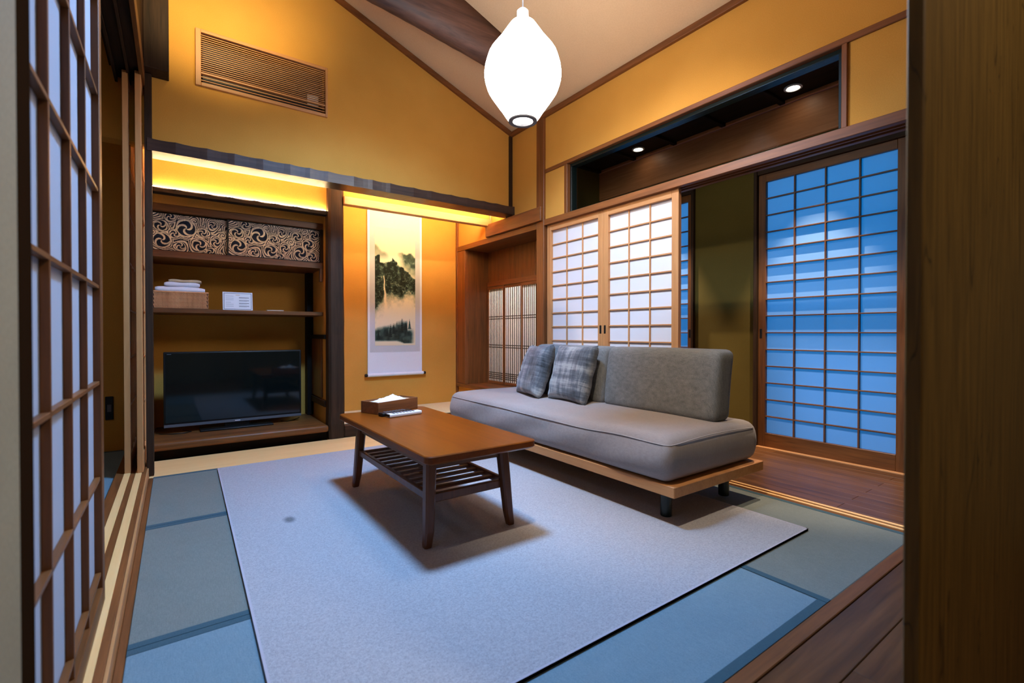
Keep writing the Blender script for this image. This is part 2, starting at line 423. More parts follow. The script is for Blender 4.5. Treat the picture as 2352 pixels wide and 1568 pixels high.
B('top_bead', (3.338, 3.372), (.46, 3.26), (2.374, 2.399), 'lintel', lt, .003)
B('board', (3.35, 3.372), (3.30, 4.75), (2.116, 2.40), 'lintel', lt, .003)
ec = thing('ceiling', 'dark board veranda ceiling with cross battens and two downlights', 'ceiling', (3.05, 2, 2.40), kind=ST)
B('ceiling_board', (2.58, 3.62), (.40, 4.75), (2.40, 2.46), 'blackwood_y', ec, 0)
for i in range(9): B('batten', (2.6, 3.35), (.70+i*.42, .735+i*.42), (2.375, 2.40), 'blackwood_x', ec, .002)

# shoji track on floor
tk = thing('trim_20', 'grooved sill with two pale runners under the paper screens', 'sill', (XR+.05, 1.8, 0), kind=ST)
B('sill_body', (XR-.008, XR+.10), (YF-.16, 3.04), (-.06, .0), 'brown_y', tk, .001)
for a in (.012, .052): B('runner', (XR+a, XR+a+.016), (YF-.16, 3.04), (0, .006), 'pale_y', tk, .001)

# ------------------------------------------------------------------ shoji screens
def shoji(name, label, x_front, x_paper, y0, y1, z0, z1, cols, rows, stile, top, bottom, mat, pap, bar=.009, side=1, handle=None, kd=None, zrows=None, ycols=None):
    """sliding screen standing in a plane of constant x. x_front .. x_paper: depth of the lattice"""
    t_ = thing(name, label, 'screen', ((x_front+x_paper)/2, (y0+y1)/2, z0), kind=ST)
    a, b = sorted((x_front, x_paper)); back = x_paper+(.006 if x_paper > x_front else -.006)
    fa, fb = min(a, back), max(b, back)
    e = .004 if x_paper > x_front else -.004
    B('stile', (fa, fb), (y0, y0+stile), (z0, z1), mat+'_z', t_, .002)
    B('stile', (fa, fb), (y1-stile, y1), (z0, z1), mat+'_z', t_, .002)
    B('top_rail', (fa, fb), (y0+stile, y1-stile), (z1-top, z1), mat+'_y', t_, .002)
    B('bottom_rail', (fa, fb), (y0+stile, y1-stile), (z0, z0+bottom), mat+'_y', t_, .002)
    ya, yb, za, zb = y0+stile, y1-stile, z0+bottom, z1-top
    pa = sorted((x_paper, x_paper+e*.25))
    B('paper', tuple(pa), (ya, yb), (za, zb), pap, t_, 0)
    xb = sorted((x_front+ (e if x_front < x_paper else e), x_paper-e*.1))
    if kd: xb = sorted((x_paper-kd*(1 if x_paper > x_front else -1), x_paper-e*.1))
    ycs = ycols or [ya+(yb-ya)*i/cols for i in range(1, cols)]
    zcs = zrows or [za+(zb-za)*i/rows for i in range(1, rows)]
    for yy in ycs: B('lattice_bar', tuple(xb), (yy-bar/2, yy+bar/2), (za, zb), mat+'_z', t_, .0008)
    for zz in zcs: B('lattice_bar', tuple(xb), (ya, yb), (zz-bar/2, zz+bar/2), mat+'_y', t_, .0008)
    if handle:
        for yy in handle[0]: B('finger_pull', (x_front-.0015, x_front+.004), (yy-.009, yy+.009), handle[1], 'black', t_, .001)
    return t_

rows_in = [1.673-.1117*i for i in range(1, 15)]
shoji('door_1', 'sliding paper screen with cedar lattice beside the corner post', XR+.008, XR+.032, 2.406, 3.03, 0.007, 1.727, 3, 15, .047, .050, .09, 'light', 'paper', .009, handle=([2.425], (.835, .895)), kd=.010, zrows=rows_in)
shoji('door_2', 'sliding paper screen with cedar lattice beside the open gap, behind the backrest', XR+.008, XR+.032, 1.775, 2.404, 0.007, 1.727, 3, 15, .05, .050, .09, 'light', 'paper', .009, handle=([2.383], (.835, .895)), kd=.010, zrows=rows_in)
rows_out = [.105+.1227*i for i in range(1, 15)]
shoji('door_3', 'tall blue lit paper screen in a brown frame next to the wooden door', 3.528, 3.555, .93, 1.81, .006, 2.0, 4, 15, .052, .055, .10, 'brown', 'paper_dusk_tint', .008, handle=([1.79], (.80, .87)), zrows=rows_out)
shoji('door_4', 'narrowly visible blue lit paper screen behind the cedar screens', 3.528, 3.555, 2.36, 3.25, .006, 2.0, 4, 15, .045, .055, .10, 'brown', 'paper_dusk_tint', .008, handle=([2.385], (.80, .87)), zrows=rows_out)
for ys, lb in (((1.81, 1.835), 'slim dark jamb between the veranda plaster and the blue lit door screen'), ((2.335, 2.36), 'slim dark jamb between the veranda plaster and the narrow blue lit screen'), ((.895, .93), 'slim dark jamb on the wooden door side of the blue lit door screen')):
    trim((3.50, 3.60), ys, (-.05, 2.10), 'dark_z', lb, 'jamb')
trim((3.505, 3.60), (.93, 1.81), (2.0, 2.10), 'dark_y', 'dark head rail above the large blue lit screen', 'rail')
trim((3.505, 3.60), (2.36, 3.25), (2.0, 2.10), 'dark_y', 'dark head rail above the narrow blue lit screen', 'rail')
trim((3.495, 3.60), (.93, 1.81), (-.05, .006), 'light_y', 'pale sill strip under the large blue lit screen', 'sill', .001)
trim((3.495, 3.60), (2.36, 3.25), (-.05, .006), 'light_y', 'pale sill strip under the narrow blue lit screen', 'sill', .001)

# ------------------------------------------------------------------ left side : sill, lintel, screens, next room
n_trim[0] = 30
ls = thing('trim_30', 'raised brown sill with two pale runners along the open side', 'sill', (-.2, 2.4, 0), kind=ST)
B('sill_body', (-.275, -.139), (.85, 4.2), (-.06, .058), 'red_y', ls, .002)
for a in (-.236, -.185): B('runner', (a, a+.028), (.85, 4.2), (.058, .061), 'pale_y', ls, .0008)
B('sill_face', (-.139, -.131), (.85, 3.86), (-.06, .05), 'light_y', ls, .001)
trim((-.131, XL), (.85, YB), (-.06, -.002), 'red_y', 'thin brown edge strip between raised sill and mats', 'strip')
ll = thing('trim_32', 'grooved dark lintel above the open side screens', 'lintel', (-.2, 2.4, 2.28), kind=ST)
B('lintel_face', (-.158, -.138), (.80, 4.2), (2.272, 2.36), 'brown_y', ll, .002)
B('lintel_body', (-.275, -.158), (.80, 4.2), (2.305, 2.36), 'dark_y', ll, .001)
for a in (-.275, -.214): B('groove_rib', (a, a+.012), (.80, 4.2), (2.275, 2.306), 'dark_y', ll, .001)
tag(B('wall_left', (-.30, -.142), (.80, GY), (2.36, 3.80), 'dark_y', bev=0), 'dark timber wall above the open side lintel', 'wall', kind=ST)
zr = [.155+.2718*i for i in range(0, 8)]
shoji('door_5', 'large near paper screen with deep brown lattice beside grey plaster', -.172, -.190, .92, 1.815, .061, 2.29, 4, 8, .045, .06, 0.055, 'brown', 'paper_dimmed', .010, zrows=zr, ycols=[1.13, 1.337, 1.547])
shoji('door_6', 'paper screen pushed back on the room side runner by the shelf alcove', -.150, -.172, 3.345, 4.19, .061, 2.29, 4, 8, .045, .06, .1, 'light', 'paper', .009, zrows=zr)
shoji('door_7', 'paper screen pushed back on the outer runner by the shelf alcove', -.207, -.229, 3.375, 4.19, .061, 2.29, 4, 8, .045, .06, .1, 'light', 'paper', .009, zrows=zr)
trim((-.142, XL+.003), (GY-.05, GY+.02), (.0, 2.35), 'dark_z', 'thin grey brown corner post between open side and shelf alcove', 'post')
trim((-.142, -.024), (3.40, GY), (2.352, 3.62), 'dark_z', 'stubby dark timber post hanging in the upper gable corner', 'post')
trim((-.30, -.152), (.79, .868), (-.06, 2.36), 'jamb', 'dark upright jamb at the near paper screen beside grey plaster', 'jamb')
tag(B('wall_front', (-.45, -.150), (-1.5, .79), (-.06, 2.4), 'plaster_grey', bev=.004), 'rough grey plaster wall of the passage beside the near screen', 'wall', kind=ST)

# next room
nr = thing('wall_side_room', 'dim olive plaster wall of the side room behind the screens', 'wall', (-.9, 4.3, 0), kind=ST)
B('plaster_panel', (-2.1, -.276), (4.24, 4.32), (-.06, 2.6), 'plaster', nr, 0)
B('plaster_panel', (-2.18, -2.1), (.3, 4.32), (-.06, 2.6), 'plaster', nr, 0)
B('plaster_panel', (-2.1, -.46), (.25, .33), (-.06, 2.6), 'plaster', nr, 0)
B('plaster_panel', (-.276, -.142), (4.2, 4.6), (-.06, 2.6), 'plaster', nr, 0)
tag(B('ceiling', (-2.18, -.28), (.25, 4.32), (2.55, 2.62), 'ceil', bev=0), 'plain ceiling of the dim side room', 'ceiling', kind=ST)

def tatami(x0, x1, y0, y1, edges, label, mat='tatami', z=(-.055, 0)):
    t_ = thing('tatami_mat', label, 'tatami mat', ((x0+x1)/2, (y0+y1)/2, z[0]), group='woven straw mats')
    g, bw = .0012, .028
    B('mat_body', (x0+g, x1-g), (y0+g, y1-g), z, mat, t_, .002)
    if edges == 'y':
        for ys in ((y0+g, y0+bw), (y1-bw, y1-g)): B('cloth_border', (x0+g, x1-g), ys, (z[1]-.001, z[1]+.0012), 'border', t_, .0004)
    else:
        for xs in ((x0+g, x0+bw), (x1-bw, x1-g)): B('cloth_border', xs, (y0+g, y1-g), (z[1]-.001, z[1]+.0012), 'border', t_, .0004)
    return t_
XM = 1.648
tatami(XL, XM, .627, 1.602, 'y', 'pale blue mat along the walnut floor threshold, partly under the rug', 'tatami2')
tatami(XL, XM, 1.602, 2.566, 'y', 'middle grey mat beside the raised sill, mostly under the rug')
tatami(XL, XM, 2.566, YB, 'y', 'grey mat against the pale alcove board, mostly under the rug')
tatami(XM, XR-.008, .627, 2.50, 'x', 'grey green mat lying lengthwise beside the veranda sill')
tatami(XM, XR-.008, 2.50, YB, 'x', 'half mat beneath the far sofa end by the lattice niche')
tatami(-1.25, -.277, 2.35, 4.23, 'y', 'mat in the dim side room beyond the raised sill', 'tatami2', (-.04, .03))

# ------------------------------------------------------------------ alcoves
# carved, adze-finished beam
def wavy_beam(name, x0, x1, y0, y1, z0, z1, mat, amp, n, seed, label):
    rnd = random.Random(seed); xs = [x0]
    while xs[-1] < x1-.1: xs.append(min(x1, xs[-1]+rnd.uniform(.12, .19)))
    xs[-1] = x1; V, F = [], []
    m = len(xs); sub = 4; pts = []
    for i in range(m-1):
        for k in range(sub): pts.append((xs[i]+(xs[i+1]-xs[i])*k/sub, k/sub))
    pts.append((xs[-1], 1.0))
    for x_, f in pts:
        s = -4*f*(1-f)*amp
        V += [(x_, y0-s*.5, z0-s*.4), (x_, y0-s*.7, z1+s), (x_, y1, z1+s*.4), (x_, y1, z0)]
    for i in range(len(pts)-1):
        for k in range(4): F.append((4*i+k, 4*i+(k+1) % 4, 4*i+4+(k+1) % 4, 4*i+4+k))
    F.append((3, 2, 1, 0)); e = 4*(len(pts)-1); F.append((e, e+1, e+2, e+3))
    return tag(mesh_obj(name, V, F, mat), label, 'beam', kind=ST)
n_trim[0] += 1
wavy_beam('trim_%d' % n_trim[0], -.13, XR-.003, GY-.055, GY+.10, 1.903, 1.976, M['adzed'], .004, 20, 3, 'long dark beam with adze scalloped face under the gable wall')
# pale floor board
trim((-.131, XR-.008), (YB, 3.875), (-.06, 0), 'pale_x', 'pale cypress floor board in front of the two alcoves', 'board')
# main post
def post(name, label):
    V, F = [], []; rnd = random.Random(2)
    zs = [.0+i*.118 for i in range(20)]
    for z in zs:
        tp = 1-.05*z/2.2; w = .123*tp; d = .12*tp
        cx = 1.043+rnd.uniform(-.0025, .0025); cy = 3.925+rnd.uniform(-.0025, .0025); c = .016
        for px, py in ((-w/2+c, -d/2), (w/2-c, -d/2), (w/2, -d/2+c), (w/2, d/2-c), (w/2-c, d/2), (-w/2+c, d/2), (-w/2, d/2-c), (-w/2, -d/2+c)):
            V.append((cx+px, cy+py, z))
    for j in range(len(zs)-1):
        for k in range(8): F.append((8*j+k, 8*j+(k+1) % 8, 8*j+8+(k+1) % 8, 8*j+8+k))
    F.append(tuple(range(7, -1, -1))); F.append(tuple(8*(len(zs)-1)+k for k in range(8)))
    return tag(mesh_obj(name, V, F, M['dark_z']), label, 'post', kind=ST)
n_trim[0] += 1
post('trim_%d' % n_trim[0], 'rough dark alcove post between shelf alcove and hanging scroll')

ab = thing('wall_alcove', 'ochre plaster back and side walls of the two alcoves', 'wall', (1.2, 4.55, 0), kind=ST)
B('plaster_panel', (-.30, XR+.1), (4.55, 4.63), (-.06, 2.55), 'plaster', ab, 0)
B('side_panel', (1.0, 1.085), (3.985, 4.55), (-.06, 2.26), 'plaster', ab, 0)
B('side_panel', (-.30, -.135), (4.2, 4.55), (-.06, 2.5), 'plaster', ab, 0)
B('soffit', (-.30, XR), (GY+.1, 4.6), (2.26, 2.33), 'plaster', ab, 0)
B('hanging_panel', (-.135, .984), (3.935, 3.975), (1.80, 2.26), 'plaster', ab, 0)
B('hanging_panel', (1.10, XR), (3.885, 3.93), (1.93, 2.26), 'plaster', ab, 0)
B('upper_panel', (-.135, 1.0), (4.10, 4.14), (1.742, 2.26), 'plaster', ab, 0)
n_trim[0] += 1
wavy_beam('trim_%d' % n_trim[0], -.135, .984, 3.905, 3.975, 1.772, 1.803, M['blackwood_x'], .006, 10, 8, 'thin dark wavy edged batten under the lit plaster of the shelf alcove')
n_trim[0] += 1
tag(B('trim_%d' % n_trim[0], (1.10, XR-.002), (3.855, 3.925), (1.868, 1.932), 'light_x', bev=.003), 'honey coloured cross beam above the hanging scroll', 'beam', kind=ST)
# raised floor of the scroll alcove
n_trim[0] += 1
tf = thing('trim_%d' % n_trim[0], 'raised scroll alcove floor with dark front sill', 'platform', (1.8, 4.2, 0), kind=ST)
B('front_sill', (1.105, XR-.006), (3.876, 3.95), (0, .094), 'dark_x', tf, .004)
B('floor_mat', (1.086, XR-.006), (3.95, 4.55), (.02, .1), 'toko_mat', tf, .002)
# shelf alcove floor board with round nosed edge
n_trim[0] += 1
sb = thing('trim_%d' % n_trim[0], 'thick brown shelf board with rounded edge under the television', 'board', (.43, 4.2, .0), kind=ST)
B('board', (-.134, .978), (3.86, 4.55), (.062, .115), 'brown_x', sb, .016, 3)
B('plinth', (-.134, .978), (3.93, 4.5), (-.005, .062), 'blackwood_x', sb, 0)
B('corner_stud', (.948, .999), (4.46, 4.549), (.115, 1.742), 'blackwood_z', sb, .003)
B('side_board', (.985, .999), (4.13, 4.46), (.30, .80), 'brown_z', sb, .002)
B('side_rail', (.978, .999), (3.99, 4.46), (.79, .825), 'blackwood_y', sb, .002)
B('side_rail', (.978, .999), (3.99, 4.46), (.24, .29), 'dark_y', sb, .002)

# shelves
us = thing('wall_cabinet', 'low wall cabinet with two sliding doors printed with swirling waves', 'cabinet', (.43, 4.3, 1.365))
B('bottom_board', (-.134, .998), (4.10, 4.549), (1.370, 1.417), 'brown_x', us, .002)
B('top_rail', (-.134, .998), (4.10, 4.16), (1.692, 1.741), 'brown_x', us, .002)
B('side_upright', (.978, .999), (4.10, 4.16), (1.417, 1.692), 'dark_z', us, .002)
B('end_bracket', (.972, .994), (4.10, 4.135), (1.262, 1.370), 'brown_z', us, .002)
B('back_panel', (-.134, .998), (4.20, 4.21), (1.417, 1.742), 'black', us, 0)
CIR = [(.055, .170, .040), (.062, .068, .054), (.205, .165, .062), (.285, .055, .046), (.135, .118, .028), (.305, .145, .030), (.255, .222, .020),
       (.365, .205, .028), (.385, .085, .034), (.475, .185, .036), (.500, .060, .050), (.430, .140, .022), (.170, .035, .030), (.355, .010, .030),
       (.560, .130, .044), (.605, .215, .034), (.590, .035, .036), (.110, .235, .030), (.010, .115, .020), (.535, .235, .022)]
def waves(u, v, w, h):
    wob = .006*np.sin(v*60+u*25)+.005*np.sin(u*47)
    best = np.full(u.shape, 9.); val = np.zeros(u.shape)
    for i, (cx, cy, r) in enumerate(CIR):
        dx, dy = u-cx, v-cy; d = np.hypot(dx, dy); th = np.arctan2(dy, dx)
        sd = d-r
        ring = ((sd+wob) % .0125) < .0066
        closer = sd < best
        inside = d < r
        nsp = 3 if r > .026 else 1
        rho = np.clip(d/r, .02, 1)
        ph = (th*nsp/(2*math.pi) + (1.15 if nsp == 3 else 1.6)*(1-rho)**.8 + i*.37) % 1.0
        wd = (.10+.12*(1-rho)) if nsp == 3 else .28
        arm = (np.abs(ph-.5) < wd) & (rho < .86)
        edge = rho > .88
        cin = edge | arm
        lay = np.where(inside, cin, ring)
        val = np.where(closer, lay, val); best = np.where(closer, sd, best)
    n = fbm(u*40, v*40, 5, 3)
    cream = np.array([.90, .83, .74]); navy = np.array([.10, .125, .19])
    c = np.where(val[:, None] > .5, cream*(.85+.3*n[:, None]), navy*(.7+.9*n[:, None]))
    return np.clip(c, 0, 1)
def cab_door(x0, y, nm):
    d = B('door', (x0, x0+.665), (y+.002, y+.016), (1.419, 1.690), 'black', us, .001)
    s = print_sheet('printed_cloth', .645, .255, .0021, waves, M['print'], d, (-.3225, -.0085, -.1275)) if nm is None else None
    if nm is not None:
        s = bpy.data.objects.new('printed_cloth', nm); COL.objects.link(s); s.parent = d; s.location = (-.3225, -.0085, -.1275)
    return d, s
d1, s1 = cab_door(.318, 4.125, None)
d2, s2 = cab_door(-.148, 4.150, s1.data)
V, F = lathe([(.0001, 0), (.011, 0), (.012, .004), (.009, .003), (.0001, .001)], 20)
pl = mesh_obj('finger_pull', [(a, -c, b) for a, b, c in V], F, M['black'], d1, True); pl.location = (.245, -.009, -.02)
ms = tag(B('wall_shelf', (-.134, .998), (4.10, 4.549), (.981, 1.012), 'brown_x', bev=.003), 'long thin brown shelf holding the wicker basket', 'shelf')

# hanging panel lights : led strips assumed from the glow, behind the carved beam and on the ledge
def led(name, xs, ys, zs, label, mat='led'):
    t_ = thing(name, label, 'light strip', ((xs[0]+xs[1])/2, (ys[0]+ys[1])/2, zs[0]), group='assumed hidden warm light strips of the alcoves')
    B('housing', xs, (ys[0]-.006, ys[1]+.006), (zs[0]-.008, zs[0]), 'white', t_, .001)
    B('lit_strip', xs, ys, (zs[0], zs[1]), mat, t_, 0)
    return t_
led('light_strip', (-.12, .95), (3.648, 3.66), (1.94, 1.947), 'assumed warm light strip behind the carved beam above the shelf alcove')
led('light_strip', (1.12, 2.46), (3.648, 3.66), (1.94, 1.947), 'assumed warm light strip behind the carved beam above the scroll alcove', 'led2')
led('light_strip', (1.14, 2.46), (3.945, 3.96), (1.99, 2.0), 'assumed warm light strip behind the honey coloured beam facing the scroll', 'led2')

led('light_strip', (-.125, .975), (3.918, 3.928), (1.806, 1.811), 'assumed warm light strip lying on the thin wavy batten of the shelf alcove')

# ------------------------------------------------------------------ niche with lattice window
n_trim[0] += 1
ni = thing('trim_%d' % n_trim[0], 'brown timber niche frame around the fine lattice window', 'niche', (2.6, 3.8, .27), kind=ST)
B('sill_board', (XR-.03, 2.80), (3.139, 4.52), (.268, .300), 'brown_y', ni, .003)
B('head_board', (XR-.018, 2.80), (3.139, 4.52), (1.712, 1.764), 'brown_y', ni, .003)
B('jamb_board', (XR-.012, XR+.03), (4.36, 4.52), (.30, 1.712), 'red_z', ni, .003)
B('side_board', (XR+.03, 2.80), (4.36, 4.39), (.30, 1.712), 'brown_z', ni, .001)
B('side_board', (XR+.03, 2.80), (3.10, 3.139), (.30, 1.712), 'brown_z', ni, .001)
for i in range(6):
    B('upper_board', (2.782, 2.80), (3.139+i*.2035, 3.139+(i+1)*.2035-.002), (1.385, 1.712), 'brown_z', ni, .002)
B('window_rail', (2.765, 2.80), (3.139, 4.36), (1.335, 1.385), 'red_y', ni, .002)
def lattice(y0, y1, label, n):
    t_ = thing('window_%d' % n, label, 'lattice window', (2.79, (y0+y1)/2, .30), kind=ST)
    off = .012 if n % 2 else 0
    X0 = 2.766+off
    for ys in ((y0, y0+.022), (y1-.022, y1)): B('stile', (X0, X0+.012), ys, (.302, 1.333), 'red_z', t_, .001)
    B('rail', (X0, X0+.012), (y0+.022, y1-.022), (1.305, 1.333), 'red_y', t_, .001)
    B('rail', (X0, X0+.012), (y0+.022, y1-.022), (.302, .33), 'red_y', t_, .001)
    m = 9
    for i in range(1, m):
        yy = y0+.022+(y1-y0-.044)*i/m
        B('lattice_bar', (X0+.001, X0+.007), (yy-.0042, yy+.0042), (.33, 1.305), 'dark_z', t_, .0005)
    for zz in (1.012, .988, .712, .688, .418, .398, .378, .358): B('lattice_bar', (X0+.006, X0+.0105), (y0+.022, y1-.022), (zz-.004, zz+.004), 'dark_y', t_, .0005)
    B('paper', (X0+.011, X0+.012), (y0+.022, y1-.022), (.33, 1.305), 'paper_niche', t_, 0)
lattice(4.045, 4.358, 'fine lattice paper window panel at the inner end of the niche', 2)
lattice(3.725, 4.062, 'fine lattice paper window panel in the niche next to the innermost one', 3)
lattice(3.425, 3.745, 'fine lattice paper window panel half hidden by the corner post', 4)
lattice(3.140, 3.440, 'fine lattice paper window panel hidden behind the corner post', 5)
trim((XR-.045, XR+.002), (3.052, 3.905), (1.766, 1.884), 'red_y', 'stout brown beam stub above the lattice niche', 'beam')
trim((XR-.014, XR+.002), (3.862, 3.884), (1.884, 2.26), 'light_z', 'thin upright batten beside the cross beam above the niche', 'batten')
trim((XR-.02, XR+.002), (4.518, 4.549), (.1, 2.26), 'red_z', 'thin brown upright in the corner of the scroll alcove', 'batten')

# ------------------------------------------------------------------ curved log under the ceiling
def log_beam():
    V, F = [], []; rnd = random.Random(11); n = 40; K = 13
    for i in range(n+1):
        x_ = 2.12-(2.12+.13)*i/n
        bot = 2.668+.20*(2.12-x_)-.030*(2.12-x_)**2
        top = ceil_z(x_)+.002
        h = max(top-bot, .004); cy = 2.845+.015*math.sin(x_*2.1); w = .105
        for k in range(K):
            a = math.pi*k/(K-1)
            y_ = cy-w*math.cos(a)*(1+.02*math.sin(9*x_+k))
            z_ = top-h*max(0, math.sin(a))**.55+rnd.uniform(-.002, .002)*(0 < k < K-1)
            V.append((x_, y_, z_))
    for i in range(n):
        for k in range(K-1): F.append((i*K+k, i*K+k+1, (i+1)*K+k+1, (i+1)*K+k))
        F.append((i*K+K-1, i*K, (i+1)*K, (i+1)*K+K-1))
    F.append(tuple(range(K))); F.append(tuple(n*K+k for k in range(K-1, -1, -1)))
    n_trim[0] += 1
    return tag(mesh_obj('trim_%d' % n_trim[0], V, F, M['log'], None, True), 'big curved dark log beam crossing under the beige ceiling', 'beam', kind=ST)
log_beam()

# ------------------------------------------------------------------ vent grille
vg = thing('vent_grille', 'cedar louvre grille in the gable wall hiding the air conditioner', 'grille', (.5, GY, 2.371))
B('frame', (.108, .137), (GY-.016, GY+.03), (2.371, 2.72), 'light_z', vg, .002)
B('frame', (.875, .904-.014), (GY-.016, GY+.03), (2.371, 2.72), 'light_z', vg, .002)
B('frame', (.137, .875), (GY-.016, GY+.03), (2.700, 2.72), 'light_x', vg, .002)
B('frame', (.137, .875), (GY-.016, GY+.03), (2.371, 2.393), 'light_x', vg, .002)
for i in range(18): B('slat', (.137, .875), (GY-.004, GY+.004), (2.466+i*.0130, 2.4704+i*.0130), 'light_x', vg, .0006)
B('slat', (.137, .875), (GY-.010, GY+.016), (2.448, 2.458), 'light_x', vg, .001)
for z in (2.428, 2.408): B('slat', (.137, .875), (GY-.004, GY+.004), (z, z+.0055), 'light_x', vg, .0006)
ac = thing('air_conditioner', 'dark air conditioner body behind the cedar louvre grille', 'air conditioner', (.5, GY+.2, 2.37))
B('casing', (.14, .872), (GY+.085, GY+.28), (2.41, 2.705), 'black', ac, .01)
B('sticker', (.775, .85), (GY+.082, GY+.0855), (2.47, 2.54), 'white', ac, 0)
B('air_slot', (.16, .85), (GY+.083, GY+.0855), (2.415, 2.45), 'black', ac, 0)
vb = thing('wall_vent_box', 'dark boards closing the recess behind the vent grille', 'recess', (.5, GY+.2, 2.34), kind=ST)
B('back_board', (.10, .91), (GY+.30, GY+.31), (2.34, 2.75), 'black', vb, 0)
B('bottom_board', (.10, .91), (GY+.1, GY+.30), (2.34, 2.384), 'black', vb, 0)
B('top_board', (.10, .91), (GY+.1, GY+.30), (2.709, 2.75), 'black', vb, 0)
B('side_board', (.10, .131), (GY+.1, GY+.30), (2.384, 2.709), 'black', vb, 0)
B('side_board', (.881, .91), (GY+.1, GY+.30), (2.384, 2.709), 'black', vb, 0)

# ------------------------------------------------------------------ rug
rx0, rx1, ry0, ry1 = .19, 2.185, .905, 3.408
n = 24; V = []; F = []
ring = [(.168, ry0), (rx1, ry0), (rx1, ry1), (.205, ry1)]
rug = thing('rug', 'large plain grey carpet rug under the coffee table and sofa', 'rug', (1.2, 2.1, .0012))
def quadslab(name, pts, z0, z1, mat, parent):
    off = parent.location
    V = [(a-off.x, b-off.y, z0-off.z) for a, b in pts]+[(a-off.x, b-off.y, z1-off.z) for a, b in pts]
    return mesh_obj(name, V, [(3, 2, 1, 0), (4, 5, 6, 7), (0, 1, 5, 4), (1, 2, 6, 5), (2, 3, 7, 6), (3, 0, 4, 7)], mat, parent)
M['rug'].node_tree
quadslab('pile', ring, .0014, .0105, M['rug'], rug).location = (0, 0, 0)
for a, b in zip(ring, ring[1:]+ring[:1]):
    dx, dy = b[0]-a[0], b[1]-a[1]; L = math.hypot(dx, dy); nx, ny = -dy/L*.007, dx/L*.007
    quadslab('edge_binding', [a, b, (b[0]+nx, b[1]+ny), (a[0]+nx, a[1]+ny)], .0013, .0112, M['rugedge'], rug)

# ------------------------------------------------------------------ coffee table
ct = thing('coffee_table', 'low teak coffee table with slatted rack standing on the grey rug', 'table', (.985, 2.125, .0112))
ZR = .0112
def rounded_top(name, w, l, z0, z1, r, mat, parent):
    """rounded rectangle slab with under-chamfer, centred at the parent's origin"""
    def loop(off, z):
        P = []
        for cx, cy, a0 in ((w/2-r, l/2-r, 0), (-w/2+r, l/2-r, 90), (-w/2+r, -l/2+r, 180), (w/2-r, -l/2+r, 270)):
            for k in range(7):
                a = R(a0+15*k); P.append((cx+(r-off)*math.cos(a), cy+(r-off)*math.sin(a), z))
        return P
    loops = [loop(.030, z0), loop(.004, z0+.011), loop(0, z0+.015), loop(0, z1-.004), loop(.0035, z1-.0005), loop(.006, z1)]
    m = len(loops[0]); V = [p for L in loops for p in L]; F = []
    for j in range(len(loops)-1):
        for k in range(m): F.append((j*m+k, j*m+(k+1) % m, (j+1)*m+(k+1) % m, (j+1)*m+k))
    F.append(tuple(range(m-1, -1, -1))); F.append(tuple((len(loops)-1)*m+k for k in range(m)))
    return mesh_obj(name, V, F, mat, parent)
rounded_top('tabletop', .505, 1.135, .352-ZR, .392-ZR, .03, M['teak'], ct)
for sx in (-1, 1):
    for sy in (-1, 1):
        V, F = [], []
        prof = [(0, .030, 0), (.01, .033, 0), (.06, .038, 0), (.19, .042, 0), (.345, .046, 0)]
        for z, s, _ in prof:
            f = z/.345
            cx = sx*(.192-.022*f + (.004 if z < .02 else 0)); cy = sy*(.447-.028*f)
            c = s*.18; h = s/2
            for px, py in ((-h+c, -h), (h-c, -h), (h, -h+c), (h, h-c), (h-c, h), (-h+c, h), (-h, h-c), (-h, -h+c)): V.append((cx+px, cy+py, z))
        for j in range(len(prof)-1):
            for k in range(8): F.append((8*j+k, 8*j+(k+1) % 8, 8*j+8+(k+1) % 8, 8*j+8+k))
        F.append(tuple(range(7, -1, -1))); F.append(tuple(32+k for k in range(8)))
        mesh_obj('leg', V, F, M['teakleg'], ct)
for sx in (-1, 1):
    B('apron', (sx*.17-.008, sx*.17+.008), (-.40, .40), (.305-ZR, .353-ZR), 'brown_y', ct, .002, local=True)
    B('rack_rail', (sx*.176-.010, sx*.176+.010), (-.425, .425), (.180-ZR, .212-ZR), 'teakleg', ct, .003, local=True)
for sy in (-1, 1):
    B('apron', (-.15, .15), (sy*.42-.008, sy*.42+.008), (.305-ZR, .353-ZR), 'brown_x', ct, .002, local=True)
    B('rack_rail', (-.166, .166), (sy*.418-.010, sy*.418+.010), (.170-ZR, .205-ZR), 'teakleg', ct, .003, local=True)
for i in range(11):
    yy = -.345+i*.069
    B('rack_slat', (-.168, .168), (yy-.013, yy+.013), (.193-ZR, .205-ZR), 'teakleg', ct, .002, local=True)

# tissue box
tb = thing('tissue_box', 'brown leather look tissue box with a white tissue on the coffee table', 'tissue box', (1.012, 2.645, .3925), (0, 0, R(20)))
hw, hd, hh = .147, .074, .066
for xs, ys in (((-hw, hw), (-hd, -hd+.006)), ((-hw, hw), (hd-.006, hd)), ((-hw, -hw+.006), (-hd+.006, hd-.006)), ((hw-.006, hw), (-hd+.006, hd-.006))):
    B('side_panel', xs, ys, (0, hh), 'red_x', tb, .0015, local=True)
B('base', (-hw+.006, hw-.006), (-hd+.006, hd-.006), (0, .005), 'red_x', tb, 0, local=True)
B('carton_top', (-hw+.007, hw-.007), (-hd+.007, hd-.007), (.048, .056), 'towel2', tb, .001, local=True)
V, F = [], []; nx, ny = 26, 10
for j in range(ny+1):
    for i in range(nx+1):
        u, v_ = i/nx*2-1, j/ny*2-1
        e = (1-abs(u)**5)*(1-abs(v_)**2)
        z = .056+.001+e*(.014+.012*math.exp(-((u-.15)/.42)**2)+.006*math.sin(9*u+3*v_)+.004*math.sin(14*v_+5*u))
        V.append((u*.098+.004*math.sin(5*v_), v_*.045, z))
